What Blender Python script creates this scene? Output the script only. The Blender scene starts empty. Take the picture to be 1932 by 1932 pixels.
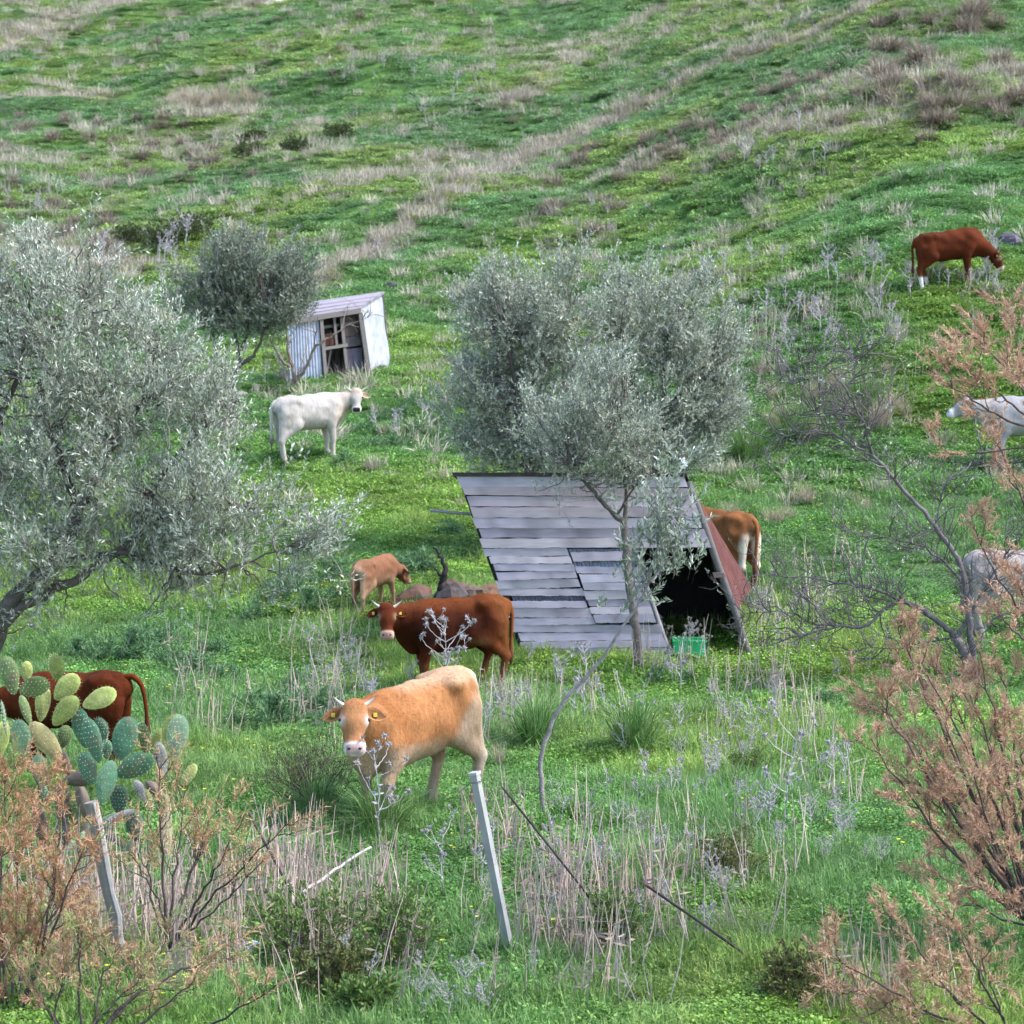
import bpy, math, numpy as np
from mathutils import Vector, Matrix

# ------------------------------------------------------------------ camera, sky, sun, exposure
SC = bpy.context.scene
COL = SC.collection
CAMZ, PITCH, F0, HALF = 5.1, math.radians(5.0), 4879.0, 966.0
cam_d = bpy.data.cameras.new('camera')
cam = bpy.data.objects.new('camera', cam_d)
COL.objects.link(cam)
cam.location = (0, 0, CAMZ)
cam.rotation_euler = (math.radians(90) - PITCH, 0, 0)
cam_d.sensor_width = 36
cam_d.lens = 36 * F0 / (2 * HALF)
cam_d.clip_end = 2000
cam_d.dof.use_dof = True
cam_d.dof.focus_distance = 24.5
cam_d.dof.aperture_fstop = 5.6
SC.camera = cam

SUN_EL, SUN_AZ = math.radians(52), math.radians(100)      # azimuth clockwise from +Y (view direction)
w = bpy.data.worlds.new('World'); SC.world = w; w.use_nodes = True
nt = w.node_tree
sky = nt.nodes.new('ShaderNodeTexSky'); sky.sky_type = 'NISHITA'; sky.sun_disc = False
sky.sun_elevation = SUN_EL; sky.sun_rotation = SUN_AZ
sky.air_density = 1.0; sky.dust_density = 1.0; sky.ozone_density = 1.0
bg = nt.nodes['Background']; bg.inputs[1].default_value = 0.11
nt.links.new(sky.outputs[0], bg.inputs[0])
sun_d = bpy.data.lights.new('sun', 'SUN'); sun_d.energy = 1.5; sun_d.angle = math.radians(11)
sun_d.color = (1.0, 0.96, 0.92)
sun = bpy.data.objects.new('sun', sun_d); COL.objects.link(sun)
sd = Vector((math.sin(SUN_AZ) * math.cos(SUN_EL), math.cos(SUN_AZ) * math.cos(SUN_EL), math.sin(SUN_EL)))
sun.rotation_euler = sd.to_track_quat('Z', 'Y').to_euler()
sun.location = (20, 10, 40)
vs = SC.view_settings
vs.view_transform = 'Standard'; vs.look = 'None'; vs.exposure = 2.17; vs.gamma = 1.0
vs.use_curve_mapping = False
SC.cycles.max_bounces = 3; SC.cycles.diffuse_bounces = 2; SC.cycles.glossy_bounces = 1; SC.cycles.transmission_bounces = 2; SC.cycles.transparent_max_bounces = 4
SC.cycles.use_adaptive_sampling = True; SC.cycles.adaptive_threshold = 0.03

# ------------------------------------------------------------------ maths helpers
R = np.random.default_rng(11)
A = np.array
_T = np.random.default_rng(3).random((256, 256))

def vnoise(x, y, s=1.0, o=0.0):
    x = np.asarray(x, float) / s + o + 1000.0; y = np.asarray(y, float) / s + o * 1.7 + 1000.0
    xi = np.floor(x).astype(int); yi = np.floor(y).astype(int)
    fx = x - xi; fy = y - yi
    fx = fx * fx * (3 - 2 * fx); fy = fy * fy * (3 - 2 * fy)
    a = _T[xi & 255, yi & 255]; b = _T[(xi + 1) & 255, yi & 255]
    c = _T[xi & 255, (yi + 1) & 255]; d = _T[(xi + 1) & 255, (yi + 1) & 255]
    return (a * (1 - fx) + b * fx) * (1 - fy) + (c * (1 - fx) + d * fx) * fy

def fbm(x, y, s=1.0, o=0.0, n=3):
    v = 0; a = 0.5; t = 0
    for i in range(n):
        v = v + a * vnoise(x, y, s / 2 ** i, o + i * 7.3); t += a; a *= 0.5
    return v / t

def sstep(a, b, x):
    t = np.clip((np.asarray(x, float) - a) / (b - a), 0, 1)
    return t * t * (3 - 2 * t)

CP, SP = math.cos(PITCH), math.sin(PITCH)
def raydir(px, py):
    """world direction, scaled so that its y is 1, of the line of sight through a spot of the view (1932 wide)"""
    u = (np.asarray(px, float) - HALF) / F0; v = (HALF - np.asarray(py, float)) / F0
    dy = CP + v * SP; dz = -SP + v * CP
    return u / dy, dz / dy

def pt(px, py, Y):
    dx, dz = raydir(px, py)
    return A([dx * Y, Y, CAMZ + dz * Y])

# ground profile: height over distance for three bearings
def zof(tab):
    d = A([t[0] for t in tab], float); _, dz = raydir(HALF, A([t[1] for t in tab], float))
    return d, CAMZ + dz * d
DG = np.arange(-20, 420, 0.25)
def profile(tab):
    d, z = zof(tab)
    d = np.concatenate([[-20, 0, 4, 13.5], d]); z = np.concatenate([[3.6, 3.5, 2.6, 0.15], z])
    zz = np.interp(DG, d, z)
    k = np.exp(-0.5 * (np.arange(-12, 13) / 5.0) ** 2); k /= k.sum()
    return np.convolve(np.pad(zz, 12, 'edge'), k, 'valid')
near = [(17.5, 1932), (21, 1700), (25, 1525), (33.5, 1300)]
PL = profile(near + [(40, 1120), (49, 905), (56, 770), (62, 690), (75, 560), (95, 410), (130, 230), (170, 60), (230, -120), (300, -220), (420, -200)])
PC = profile(near + [(40, 1120), (49, 890), (56, 740), (62, 640), (75, 480), (95, 300), (130, 90), (170, -70), (230, -220), (300, -300), (420, -260)])
PR = profile(near + [(40, 1110), (47, 920), (50, 820), (56, 537), (62, 410), (70, 280), (85, 100), (105, -60), (140, -200), (200, -300), (420, -300)])

def H(x, y):
    x = np.asarray(x, float); y = np.asarray(y, float)
    u = np.clip(x / np.maximum(y, 12.0), -0.27, 0.27) / 0.17
    l = np.interp(y, DG, PL); c = np.interp(y, DG, PC); r = np.interp(y, DG, PR)
    w = sstep(0, 1, np.abs(u)) * np.minimum(np.abs(u), 1.0) ** 0.3
    z = c + np.where(u < 0, (l - c), (r - c)) * w
    k = sstep(38, 85, y)
    # terracettes and swellings on the slope, small hummocks everywhere
    z = z + (fbm(x, y, 9.0, 3.1) - 0.5) * (0.10 + 1.5 * k)
    z = z + (fbm(x + 0.5 * y, y, 2.6, 9.0) - 0.5) * (0.16 + 0.55 * k)
    z = z + (vnoise(x, y, 0.8, 5.0) - 0.5) * (0.10 + 0.16 * k)
    return z

_YS = np.concatenate([np.arange(13, 60, 0.04), np.arange(60, 330, 0.15)])
def ground(px, py):
    dx, dz = raydir(px, py)
    hz = H(dx * _YS, _YS); rz = CAMZ + dz * _YS
    i = int(np.argmax(rz < hz))
    Y = _YS[i]
    return A([dx * Y, Y, float(H(dx * Y, Y))])

def gz(x, y): return float(H(x, y))

# ------------------------------------------------------------------ mesh helpers
class MB:
    """collects vertices, faces and vertex colours of one mesh"""
    def __init__(s): s.V = []; s.Fq = []; s.Ft = []; s.C = []; s.n = 0
    def add(s, V, F, c=(0.5, 0.5, 0.5)):
        V = np.asarray(V, float).reshape(-1, 3); F = np.asarray(F, int)
        (s.Fq if F.shape[1] == 4 else s.Ft).append(F + s.n)
        c = np.asarray(c, float)
        s.C.append(np.broadcast_to(c, (len(V), 3)) if c.ndim == 1 else c)
        s.V.append(V); s.n += len(V); return s
    def tube(s, P, r, sides=6, c=(0.5, 0.5, 0.5), cap=True):
        P = np.asarray(P, float); n = len(P); r = np.broadcast_to(np.asarray(r, float), (n,))
        T = np.gradient(P, axis=0); T /= np.linalg.norm(T, axis=1)[:, None] + 1e-9
        ref = A([0.31, 0.2, 0.93]) if abs(T[:, 2]).mean() < 0.8 else A([0.93, 0.3, 0.2])
        U = np.cross(T, ref); U /= np.linalg.norm(U, axis=1)[:, None] + 1e-9
        W = np.cross(T, U)
        a = np.arange(sides) * 2 * math.pi / sides
        V = P[:, None, :] + r[:, None, None] * (np.cos(a)[None, :, None] * U[:, None, :] + np.sin(a)[None, :, None] * W[:, None, :])
        i = np.arange(n - 1)[:, None]; j = np.arange(sides)[None, :]
        F = np.stack([i * sides + j, i * sides + (j + 1) % sides, (i + 1) * sides + (j + 1) % sides, (i + 1) * sides + j], -1).reshape(-1, 4)
        cc = np.asarray(c, float)
        if cc.ndim == 2: cc = np.repeat(cc, sides, 0)
        s.add(V.reshape(-1, 3), F, cc)
        if cap:
            for e, k in ((0, 0), (n - 1, (n - 1) * sides)):
                vv = np.vstack([V[e], P[e][None]]); ff = [[q, (q + 1) % sides, sides] for q in range(sides)]
                if e: ff = [f[::-1] for f in ff]
                s.add(vv, ff, cc[0] if cc.ndim == 2 else cc)
        return s
    def box(s, lo, hi, c=(0.5, 0.5, 0.5), fn=None):
        lo = A(lo, float); hi = A(hi, float)
        V = A([[x, y, z] for x in (lo[0], hi[0]) for y in (lo[1], hi[1]) for z in (lo[2], hi[2])])
        if fn is not None: V = fn(V)
        return s.add(V, [[0, 1, 3, 2], [4, 6, 7, 5], [0, 4, 5, 1], [2, 3, 7, 6], [0, 2, 6, 4], [1, 5, 7, 3]], c)
    def mesh(s, name, mat, off=(0, 0, 0), smooth=False):
        V = np.vstack(s.V) - A(off); C = np.vstack(s.C)
        me = bpy.data.meshes.new(name)
        me.vertices.add(len(V)); me.vertices.foreach_set('co', V.astype(np.float32).ravel())
        fs = []
        if s.Ft: fs.append(np.vstack(s.Ft))
        if s.Fq: fs.append(np.vstack(s.Fq))
        lo = np.concatenate([f.ravel() for f in fs]); tot = np.concatenate([np.full(len(f), f.shape[1]) for f in fs])
        st = np.concatenate([[0], np.cumsum(tot)[:-1]])
        me.loops.add(len(lo)); me.loops.foreach_set('vertex_index', lo.astype(np.int32))
        me.polygons.add(len(tot)); me.polygons.foreach_set('loop_start', st.astype(np.int32))
        me.polygons.foreach_set('use_smooth', np.full(len(tot), bool(smooth)))
        me.update(calc_edges=True)
        ca = me.color_attributes.new('Col', 'FLOAT_COLOR', 'POINT')
        ca.data.foreach_set('color', np.hstack([C, np.ones((len(C), 1))]).astype(np.float32).ravel())
        if mat: me.materials.append(mat)
        return me

def obj(name, me, parent=None, loc=None, rz=None, sc=None, label=None, cat=None, group=None, kind=None):
    o = bpy.data.objects.new(name, me if isinstance(me, bpy.types.Mesh) else None)
    COL.objects.link(o)
    if parent is not None: o.parent = parent
    if loc is not None: o.location = [float(q) for q in loc]
    if rz is not None: o.rotation_euler[2] = rz
    if sc is not None: o.scale = (sc, sc, sc) if np.isscalar(sc) else sc
    for k, v in (('label', label), ('category', cat), ('group', group), ('kind', kind)):
        if v: o[k] = v
    return o
def thing(name, label, cat, loc, group=None):
    o = obj(name, None, loc=loc, label=label, cat=cat, group=group); o.empty_display_size = 0.2
    return o

# ------------------------------------------------------------------ materials
def nodes(m):
    m.use_nodes = True; t = m.node_tree; return t, t.nodes, t.links, t.nodes['Principled BSDF']

def mat_col(name, rough=0.7, var=0.25, nscale=12.0, bump=0.0, bscale=40.0, trans=0.0, instancer=False, spec=0.3, metal=0.0, stretch=None):
    """vertex colour, broken up by noise; leaves also let light through"""
    m = bpy.data.materials.new(name); t, N, L, P = nodes(m)
    at = N.new('ShaderNodeAttribute'); at.attribute_name = 'Col'
    col = at.outputs['Color']
    if instancer:
        ai = N.new('ShaderNodeAttribute'); ai.attribute_type = 'INSTANCER'; ai.attribute_name = 'tint'
        mx = N.new('ShaderNodeMix'); mx.data_type = 'RGBA'; mx.blend_type = 'MULTIPLY'; mx.inputs[0].default_value = 1
        L.new(col, mx.inputs[6]); L.new(ai.outputs['Color'], mx.inputs[7]); col = mx.outputs[2]
    if var > 0:
        tc = N.new('ShaderNodeTexCoord'); src = tc.outputs['Object']
        if stretch:
            mp = N.new('ShaderNodeMapping'); mp.inputs['Scale'].default_value = stretch; L.new(src, mp.inputs[0]); src = mp.outputs[0]
        nz = N.new('ShaderNodeTexNoise'); nz.inputs['Scale'].default_value = nscale; nz.inputs['Detail'].default_value = 4
        L.new(src, nz.inputs['Vector'])
        mr = N.new('ShaderNodeMapRange'); mr.inputs[1].default_value = 0.25; mr.inputs[2].default_value = 0.75
        mr.inputs[3].default_value = 1 - var; mr.inputs[4].default_value = 1 + var
        L.new(nz.outputs[0], mr.inputs[0])
        vm = N.new('ShaderNodeVectorMath'); vm.operation = 'SCALE'; L.new(col, vm.inputs[0]); L.new(mr.outputs[0], vm.inputs['Scale'])
        col = vm.outputs[0]
        if bump > 0:
            nb = N.new('ShaderNodeTexNoise'); nb.inputs['Scale'].default_value = bscale; nb.inputs['Detail'].default_value = 3
            L.new(src, nb.inputs['Vector'])
            bp = N.new('ShaderNodeBump'); bp.inputs['Strength'].default_value = bump; bp.inputs['Distance'].default_value = 0.02
            L.new(nb.outputs[0], bp.inputs['Height']); L.new(bp.outputs[0], P.inputs['Normal'])
    L.new(col, P.inputs['Base Color'])
    P.inputs['Roughness'].default_value = rough; P.inputs['Specular IOR Level'].default_value = spec; P.inputs['Metallic'].default_value = metal
    if trans > 0:
        tr = N.new('ShaderNodeBsdfTranslucent'); L.new(col, tr.inputs[0])
        ms = N.new('ShaderNodeMixShader'); ms.inputs[0].default_value = trans
        out = N['Material Output']; L.new(P.outputs[0], ms.inputs[1]); L.new(tr.outputs[0], ms.inputs[2]); L.new(ms.outputs[0], out.inputs[0])
    return m

M_LEAF = mat_col('olive leaf', 0.42, 0.0, trans=0.18, spec=0.5)
M_BARK = mat_col('bark', 0.85, 0.35, 14, 0.6, 45)
M_GRASS = mat_col('green cover', 0.55, 0.0, trans=0.3, instancer=True, spec=0.35)
M_DRY = mat_col('dry straw', 0.8, 0.0, trans=0.12, instancer=True)
M_PLANT = mat_col('plant', 0.6, 0.0, trans=0.2)
M_THISTLE = mat_col('dead thistle', 0.85, 0.0, trans=0.1)
M_COAT = mat_col('cow coat', 0.85, 0.2, 26, 0.3, 60, spec=0.12, stretch=(1, 1, 0.4))
M_HORN = mat_col('horn', 0.45, 0.12, 30)
M_EYE = mat_col('eye', 0.15, 0.0, spec=0.6)
M_TAG = mat_col('plastic tag', 0.4, 0.05, 20)
M_WOOD = mat_col('weathered board', 0.95, 0.1, 9, 0.08, 20, stretch=(0.5, 2, 3), spec=0.05)
M_DARK = mat_col('old dark timber', 0.9, 0.3, 6, 0.4, 25)
M_METAL = mat_col('galvanised sheet', 0.5, 0.26, 3.5, 0.05, 20, metal=0.25, spec=0.5)
M_RUST = mat_col('rusted sheet', 0.8, 0.45, 4, 0.2, 30)
M_ROCK = mat_col('rock', 0.9, 0.4, 5, 0.8, 12)
M_PAD = mat_col('cactus pad', 0.6, 0.28, 7, 0.3, 25, spec=0.3)

def ground_material():
    m = bpy.data.materials.new('meadow ground'); t, N, L, P = nodes(m)
    at = N.new('ShaderNodeAttribute'); at.attribute_name = 'Col'
    tc = N.new('ShaderNodeTexCoord')
    nz = N.new('ShaderNodeTexNoise'); nz.inputs['Scale'].default_value = 3.0; nz.inputs['Detail'].default_value = 8; nz.inputs['Roughness'].default_value = 0.7
    L.new(tc.outputs['Object'], nz.inputs['Vector'])
    mr = N.new('ShaderNodeMapRange'); mr.inputs[1].default_value = 0.3; mr.inputs[2].default_value = 0.7; mr.inputs[3].default_value = 0.55; mr.inputs[4].default_value = 1.3
    L.new(nz.outputs[0], mr.inputs[0])
    vm = N.new('ShaderNodeVectorMath'); vm.operation = 'SCALE'; L.new(at.outputs['Color'], vm.inputs[0]); L.new(mr.outputs[0], vm.inputs['Scale'])
    L.new(vm.outputs[0], P.inputs['Base Color']); P.inputs['Roughness'].default_value = 0.95; P.inputs['Specular IOR Level'].default_value = 0.1
    bp = N.new('ShaderNodeBump'); bp.inputs['Strength'].default_value = 0.8; bp.inputs['Distance'].default_value = 0.08
    L.new(nz.outputs[0], bp.inputs['Height']); L.new(bp.outputs[0], P.inputs['Normal'])
    return m
M_GROUND = ground_material()

# ------------------------------------------------------------------ ground colours by place
# strips of dry grass along old tracks, given as lines on the slope
STRIPS = []
def strip(pts, wd, strength=1.0):
    g = [ground(*p) for p in pts]; L = []
    for a, b in zip(g[:-1], g[1:]):
        n = max(2, int(np.linalg.norm(b - a) / 0.4))
        L += [a + (b - a) * t for t in np.linspace(0, 1, n, endpoint=False)]
    STRIPS.append((A(L)[:, :2], wd, strength))
strip([(560, 560), (720, 455), (830, 380), (980, 300), (1030, 268)], 0.45, 1.4)
strip([(860, 350), (1000, 290), (1200, 200), (1330, 140), (1480, 80), (1700, -10)], 0.6, 1.5)
strip([(960, 190), (1040, 130), (1140, 70), (1260, 5)], 0.7, 0.8)
strip([(-20, 100), (100, 40), (260, -10)], 1.6)
strip([(-20, 192), (100, 180), (200, 186)], 1.0)
strip([(330, 185), (400, 206), (480, 216)], 1.0)
strip([(640, 350), (760, 330), (900, 300)], 1.0, 0.6)
strip([(1180, 330), (1300, 300), (1420, 250), (1560, 250), (1640, 240)], 1.1, 0.6)
strip([(1620, 150), (1760, 190), (1932, 160)], 1.6, 0.6)
strip([(0, 470), (130, 490), (220, 520)], 1.4, 0.7)

def dryness(x, y):
    x = np.asarray(x, float); y = np.asarray(y, float)
    v = sstep(0.60, 0.80, fbm(x * 0.7 + 0.35 * y, y, 6.0, 21.0)) * 0.26 * sstep(48, 75, y)
    for L, wd, s in STRIPS:
        d2 = np.full(x.shape, 1e9)
        for q in range(0, len(L), 400):
            LL = L[q:q + 400]
            b = (x > LL[:, 0].min() - 4) & (x < LL[:, 0].max() + 4) & (y > LL[:, 1].min() - 4) & (y < LL[:, 1].max() + 4)
            if b.any():
                dd = ((x[b][:, None] - LL[None, :, 0]) ** 2 + (y[b][:, None] - LL[None, :, 1]) ** 2).min(1)
                d2[b] = np.minimum(d2[b], dd)
        v = np.maximum(v, s * np.exp(-d2 / wd ** 2) * (0.65 + 0.5 * vnoise(x, y, 0.7, 2.0)))
    return np.clip(v, 0, 1)

def make_ground():
    ys = [-12.0, -4, 4]
    y = 10.0
    while y < 400:
        ys.append(y); y += 0.09 + 0.0062 * max(0, y - 16) if y < 230 else 6.0
    ys = A(ys); nu = 260
    us = np.linspace(-1, 1, nu)
    X = us[None, :] * (0.27 * np.maximum(ys, 10) + 4)[:, None]; Y = np.repeat(ys[:, None], nu, 1)
    Z = H(X, Y)
    n, m = X.shape
    dr = dryness(X.ravel(), Y.ravel())[:, None]
    g = A([0.075, 0.15, 0.035]) * (0.7 + 0.6 * fbm(X.ravel(), Y.ravel(), 4, 1.0))[:, None]
    c = g * (1 - dr) + A([0.26, 0.23, 0.14]) * dr
    i = np.arange(n - 1)[:, None]; j = np.arange(m - 1)[None, :]
    F = np.stack([i * m + j, i * m + j + 1, (i + 1) * m + j + 1, (i + 1) * m + j], -1).reshape(-1, 4)
    b = MB().add(np.stack([X, Y, Z], -1).reshape(-1, 3), F, c)
    obj('hillside_ground', b.mesh('hillside_ground', M_GROUND, smooth=True), kind='structure')
make_ground()

# ------------------------------------------------------------------ scattered cover (nobody could count it)
def scatter(name, protos, P, rot, scl, idx, tint, label):
    coll = bpy.data.collections.new(name + '_kinds')
    for k, me in enumerate(protos):
        coll.objects.link(bpy.data.objects.new('%s_kind_%02d' % (name, k), me))
    me = bpy.data.meshes.new(name); n = len(P)
    me.vertices.add(n); me.vertices.foreach_set('co', P.astype(np.float32).ravel())
    for nm, ty, f, v in (('rot', 'FLOAT_VECTOR', 'vector', rot), ('scl', 'FLOAT_VECTOR', 'vector', scl), ('idx', 'INT', 'value', idx)):
        a = me.attributes.new(nm, ty, 'POINT'); a.data.foreach_set(f, np.ascontiguousarray(v, np.int32 if ty == 'INT' else np.float32).ravel())
    a = me.attributes.new('tint', 'FLOAT_COLOR', 'POINT'); a.data.foreach_set('color', np.hstack([tint, np.ones((n, 1))]).astype(np.float32).ravel())
    o = obj(name, me, label=label, kind='stuff'); o['category'] = 'ground cover'
    g = bpy.data.node_groups.new(name + '_scatter', 'GeometryNodeTree')
    g.interface.new_socket('Geometry', in_out='INPUT', socket_type='NodeSocketGeometry')
    g.interface.new_socket('Geometry', in_out='OUTPUT', socket_type='NodeSocketGeometry')
    N, L = g.nodes, g.links
    gi, go = N.new('NodeGroupInput'), N.new('NodeGroupOutput')
    ip = N.new('GeometryNodeInstanceOnPoints'); ci = N.new('GeometryNodeCollectionInfo')
    ci.inputs[0].default_value = coll; ci.inputs[1].default_value = True; ci.inputs[2].default_value = True
    def na(nm, ty):
        q = N.new('GeometryNodeInputNamedAttribute'); q.data_type = ty; q.inputs[0].default_value = nm
        return q.outputs[0]
    L.new(gi.outputs[0], ip.inputs['Points']); L.new(ci.outputs[0], ip.inputs['Instance'])
    ip.inputs['Pick Instance'].default_value = True
    L.new(na('idx', 'INT'), ip.inputs['Instance Index'])
    e2r = N.new('FunctionNodeEulerToRotation'); L.new(na('rot', 'FLOAT_VECTOR'), e2r.inputs[0]); L.new(e2r.outputs[0], ip.inputs['Rotation'])
    L.new(na('scl', 'FLOAT_VECTOR'), ip.inputs['Scale']); L.new(ip.outputs[0], go.inputs[0])
    md = o.modifiers.new('scatter', 'NODES'); md.node_group = g
    return o

def blades(b, n, rad, h0, h1, wd, lean, c0, c1, rng, base_r=None, bend=0.5):
    """n tapering blades as bent strips (3 faces each)"""
    a = rng.random(n) * 6.283; rr = rad * np.sqrt(rng.random(n))
    bx = np.stack([rr * np.cos(a), rr * np.sin(a), np.zeros(n)], 1)
    th = a + rng.normal(0, 0.9, n); L = rng.uniform(h0, h1, n); ln = np.abs(rng.normal(0, lean, n)) + 0.05
    d = np.stack([np.cos(th) * np.sin(ln), np.sin(th) * np.sin(ln), np.cos(ln)], 1)
    out = np.stack([np.cos(th), np.sin(th), np.full(n, -0.4)], 1)
    s = np.stack([-np.sin(th), np.cos(th), np.zeros(n)], 1)
    tw = rng.uniform(-1, 1, n)[:, None]
    s = s * np.cos(tw) + np.stack([np.cos(th), np.sin(th), np.zeros(n)], 1) * np.sin(tw)
    w2 = (wd * rng.uniform(0.6, 1.3, n) / 2)[:, None]
    p1 = bx + d * (L * 0.55)[:, None]; p2 = bx + d * L[:, None] + out * (L * bend * ln)[:, None]
    V = np.stack([bx - s * w2, bx + s * w2, p1 - s * w2 * 0.9, p1 + s * w2 * 0.9, p2], 1)
    k = np.arange(n)[:, None] * 5
    mixc = rng.random(n)[:, None]
    c = (A(c0) * (1 - mixc) + A(c1) * mixc)
    C = np.repeat(c[:, None, :], 5, 1)
    b.add(V.reshape(-1, 3), k + A([[0, 1, 3, 2]]), C.reshape(-1, 3))
    b.Ft.append((k + A([[2, 3, 4]])) + b.n - n * 5)

def leaflets(b, n, rad, z0, z1, size, c0, c1, rng, dome=0.0):
    """n small roundish leaves held at random tilts"""
    a = rng.random(n) * 6.283; rr = rad * np.sqrt(rng.random(n))
    z = rng.uniform(z0, z1, n) * (1 - dome * (rr / rad) ** 2)
    c = np.stack([rr * np.cos(a), rr * np.sin(a), z], 1)
    th = rng.random(n) * 6.283; ti = rng.normal(0, 0.55, n)
    u = np.stack([np.cos(th) * np.cos(ti), np.sin(th) * np.cos(ti), np.sin(ti)], 1)
    v = np.stack([-np.sin(th), np.cos(th), rng.normal(0, 0.4, n)], 1)
    s = (size * rng.uniform(0.6, 1.4, n) / 2)[:, None]
    V = np.stack([c - u * s, c + v * s * 0.8, c + u * s, c - v * s * 0.8], 1)
    mx = rng.random(n)[:, None]; cc = A(c0) * (1 - mx) + A(c1) * mx
    b.add(V.reshape(-1, 3), np.arange(n)[:, None] * 4 + A([[0, 1, 2, 3]]), np.repeat(cc[:, None], 4, 1).reshape(-1, 3))

def sample_area(y0, y1, dens, rng):
    n = int(dens * (y1 - y0) * (0.42 * (y0 + y1) / 2 + 2.5))
    hw0, hw1 = 0.21 * y0 + 1.2, 0.21 * y1 + 1.2
    y = rng.uniform(y0, y1, int(n * 1.3)); hw = 0.21 * y + 1.2
    y = y[rng.random(len(y)) < hw / max(hw0, hw1)]
    x = rng.uniform(-1, 1, len(y)) * (0.21 * y + 1.2)
    return x, y

def cover():
    rng = np.random.default_rng(5)
    G0, G1 = (0.07, 0.195, 0.03), (0.25, 0.42, 0.08)
    nearP, farP = [], []
    for k in range(6):
        b = MB(); leaflets(b, 190, 0.2, 0.01, 0.12, 0.025, G0, G1, rng, 0.5)
        blades(b, 14, 0.18, 0.06, 0.16, 0.007, 0.45, (0.07, 0.16, 0.025), (0.17, 0.27, 0.06), rng)
        nearP.append(b.mesh('clover_clump', M_GRASS))
    for k in range(4):
        b = MB(); blades(b, 95, 0.18, 0.05, 0.21, 0.0065, 0.6, (0.07, 0.185, 0.04), (0.25, 0.38, 0.11), rng)
        leaflets(b, 80, 0.19, 0.0, 0.08, 0.03, G0, G1, rng)
        nearP.append(b.mesh('grass_clump', M_GRASS))
    for k in range(6):
        b = MB(); leaflets(b, 150, 0.36, 0.0, 0.14, 0.05, G0, G1, rng, 0.6)
        blades(b, 60, 0.32, 0.06, 0.2, 0.012, 0.5, (0.10, 0.20, 0.05), (0.26, 0.36, 0.13), rng)
        farP.append(b.mesh('hill_clump', M_GRASS))
    for nm, pr, zones, lab in (('meadow_grass', nearP, ((14.5, 30, 36, 1.0), (30, 47, 20, 1.25)), 'lush green clover and grass covering the flat meadow'),
                               ('hill_grass', farP, ((46, 70, 24, 0.9), (70, 110, 9, 1.15), (110, 190, 2.8, 1.7)), 'green grass and herbs covering the steep hillside')):
        X, Y, S = [], [], []
        for y0, y1, dn, sc in zones:
            x, y = sample_area(y0, y1, dn, rng); X.append(x); Y.append(y); S.append(np.full(len(x), sc))
        x = np.concatenate(X); y = np.concatenate(Y); s = np.concatenate(S)
        dr = dryness(x, y)
        keep = rng.random(len(x)) > dr * 0.8
        x, y, s, dr = x[keep], y[keep], s[keep], dr[keep]
        n = len(x)
        big = fbm(x, y, 5.0, 31.0); mid = fbm(x, y, 1.1, 17.0)
        sv = np.minimum(s, 1.1) * (0.3 + 1.15 * mid) * rng.uniform(0.75, 1.2, n)
        scl = np.stack([s * rng.uniform(0.9, 1.2, n), s * rng.uniform(0.9, 1.2, n), sv], 1)
        yel = sstep(0.4, 0.7, big)[:, None]
        tint = A([0.8, 0.92, 1.1]) * (1 - yel) + A([1.25, 1.12, 0.95]) * yel
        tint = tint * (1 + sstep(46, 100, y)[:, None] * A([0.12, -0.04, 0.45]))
        tint = tint * (0.75 + 0.5 * rng.random(n))[:, None] * (0.62 + 0.76 * mid)[:, None]
        tint = tint * (1 - dr[:, None]) + A([1.9, 1.2, 1.6]) * dr[:, None]
        rot = np.stack([rng.normal(0, 0.12, n), rng.normal(0, 0.12, n), rng.random(n) * 6.283], 1)
        ix = rng.integers(0, len(pr), n)
        if nm == 'meadow_grass':      # patches of grass among the clover
            gp = sstep(0.42, 0.62, fbm(x, y, 1.7, 77.0)) * 0.85 + 0.08
            gr_ = rng.random(n) < gp; ix = np.where(gr_, rng.integers(6, 10, n), rng.integers(0, 6, n))
            scl[gr_, 2] *= 1.35; tint[gr_] *= A([1.12, 1.0, 1.0])
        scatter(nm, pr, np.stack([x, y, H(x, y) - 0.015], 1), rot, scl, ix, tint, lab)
    # dry grass along the tracks and on the driest ground
    dp = []
    for k in range(5):
        b = MB(); blades(b, 70, 0.22, 0.15, 0.5, 0.014, 0.45, (0.34, 0.30, 0.22), (0.53, 0.48, 0.39), rng)
        dp.append(b.mesh('dry_clump', M_DRY))
    X, Y = [], []
    for y0, y1, dn in ((46, 70, 14), (70, 110, 9), (110, 190, 4)):
        x, y = sample_area(y0, y1, dn, rng); X.append(x); Y.append(y)
    x = np.concatenate(X); y = np.concatenate(Y); dr = dryness(x, y)
    kp = rng.random(len(x)) < dr * 0.75 + 0.03 + 0.08 * sstep(0.5, 0.75, fbm(x, y, 4.0, 61.0)); x, y = x[kp], y[kp]; n = len(x)
    s = rng.uniform(0.5, 1.15, n) * (0.85 + y / 200)
    tint = (A([1.0, 0.98, 1.0]) * rng.uniform(0.7, 1.25, n)[:, None])
    rot = np.stack([rng.normal(0, 0.15, n), rng.normal(0, 0.15, n), rng.random(n) * 6.283], 1)
    scatter('dry_hill_grass', dp, np.stack([x, y, H(x, y) - 0.02], 1), rot, np.stack([s, s, s * 0.9], 1), rng.integers(0, 5, n), tint, 'pale dry grass along the tracks across the hillside')
    # yellow flowers
    fp = []
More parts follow.
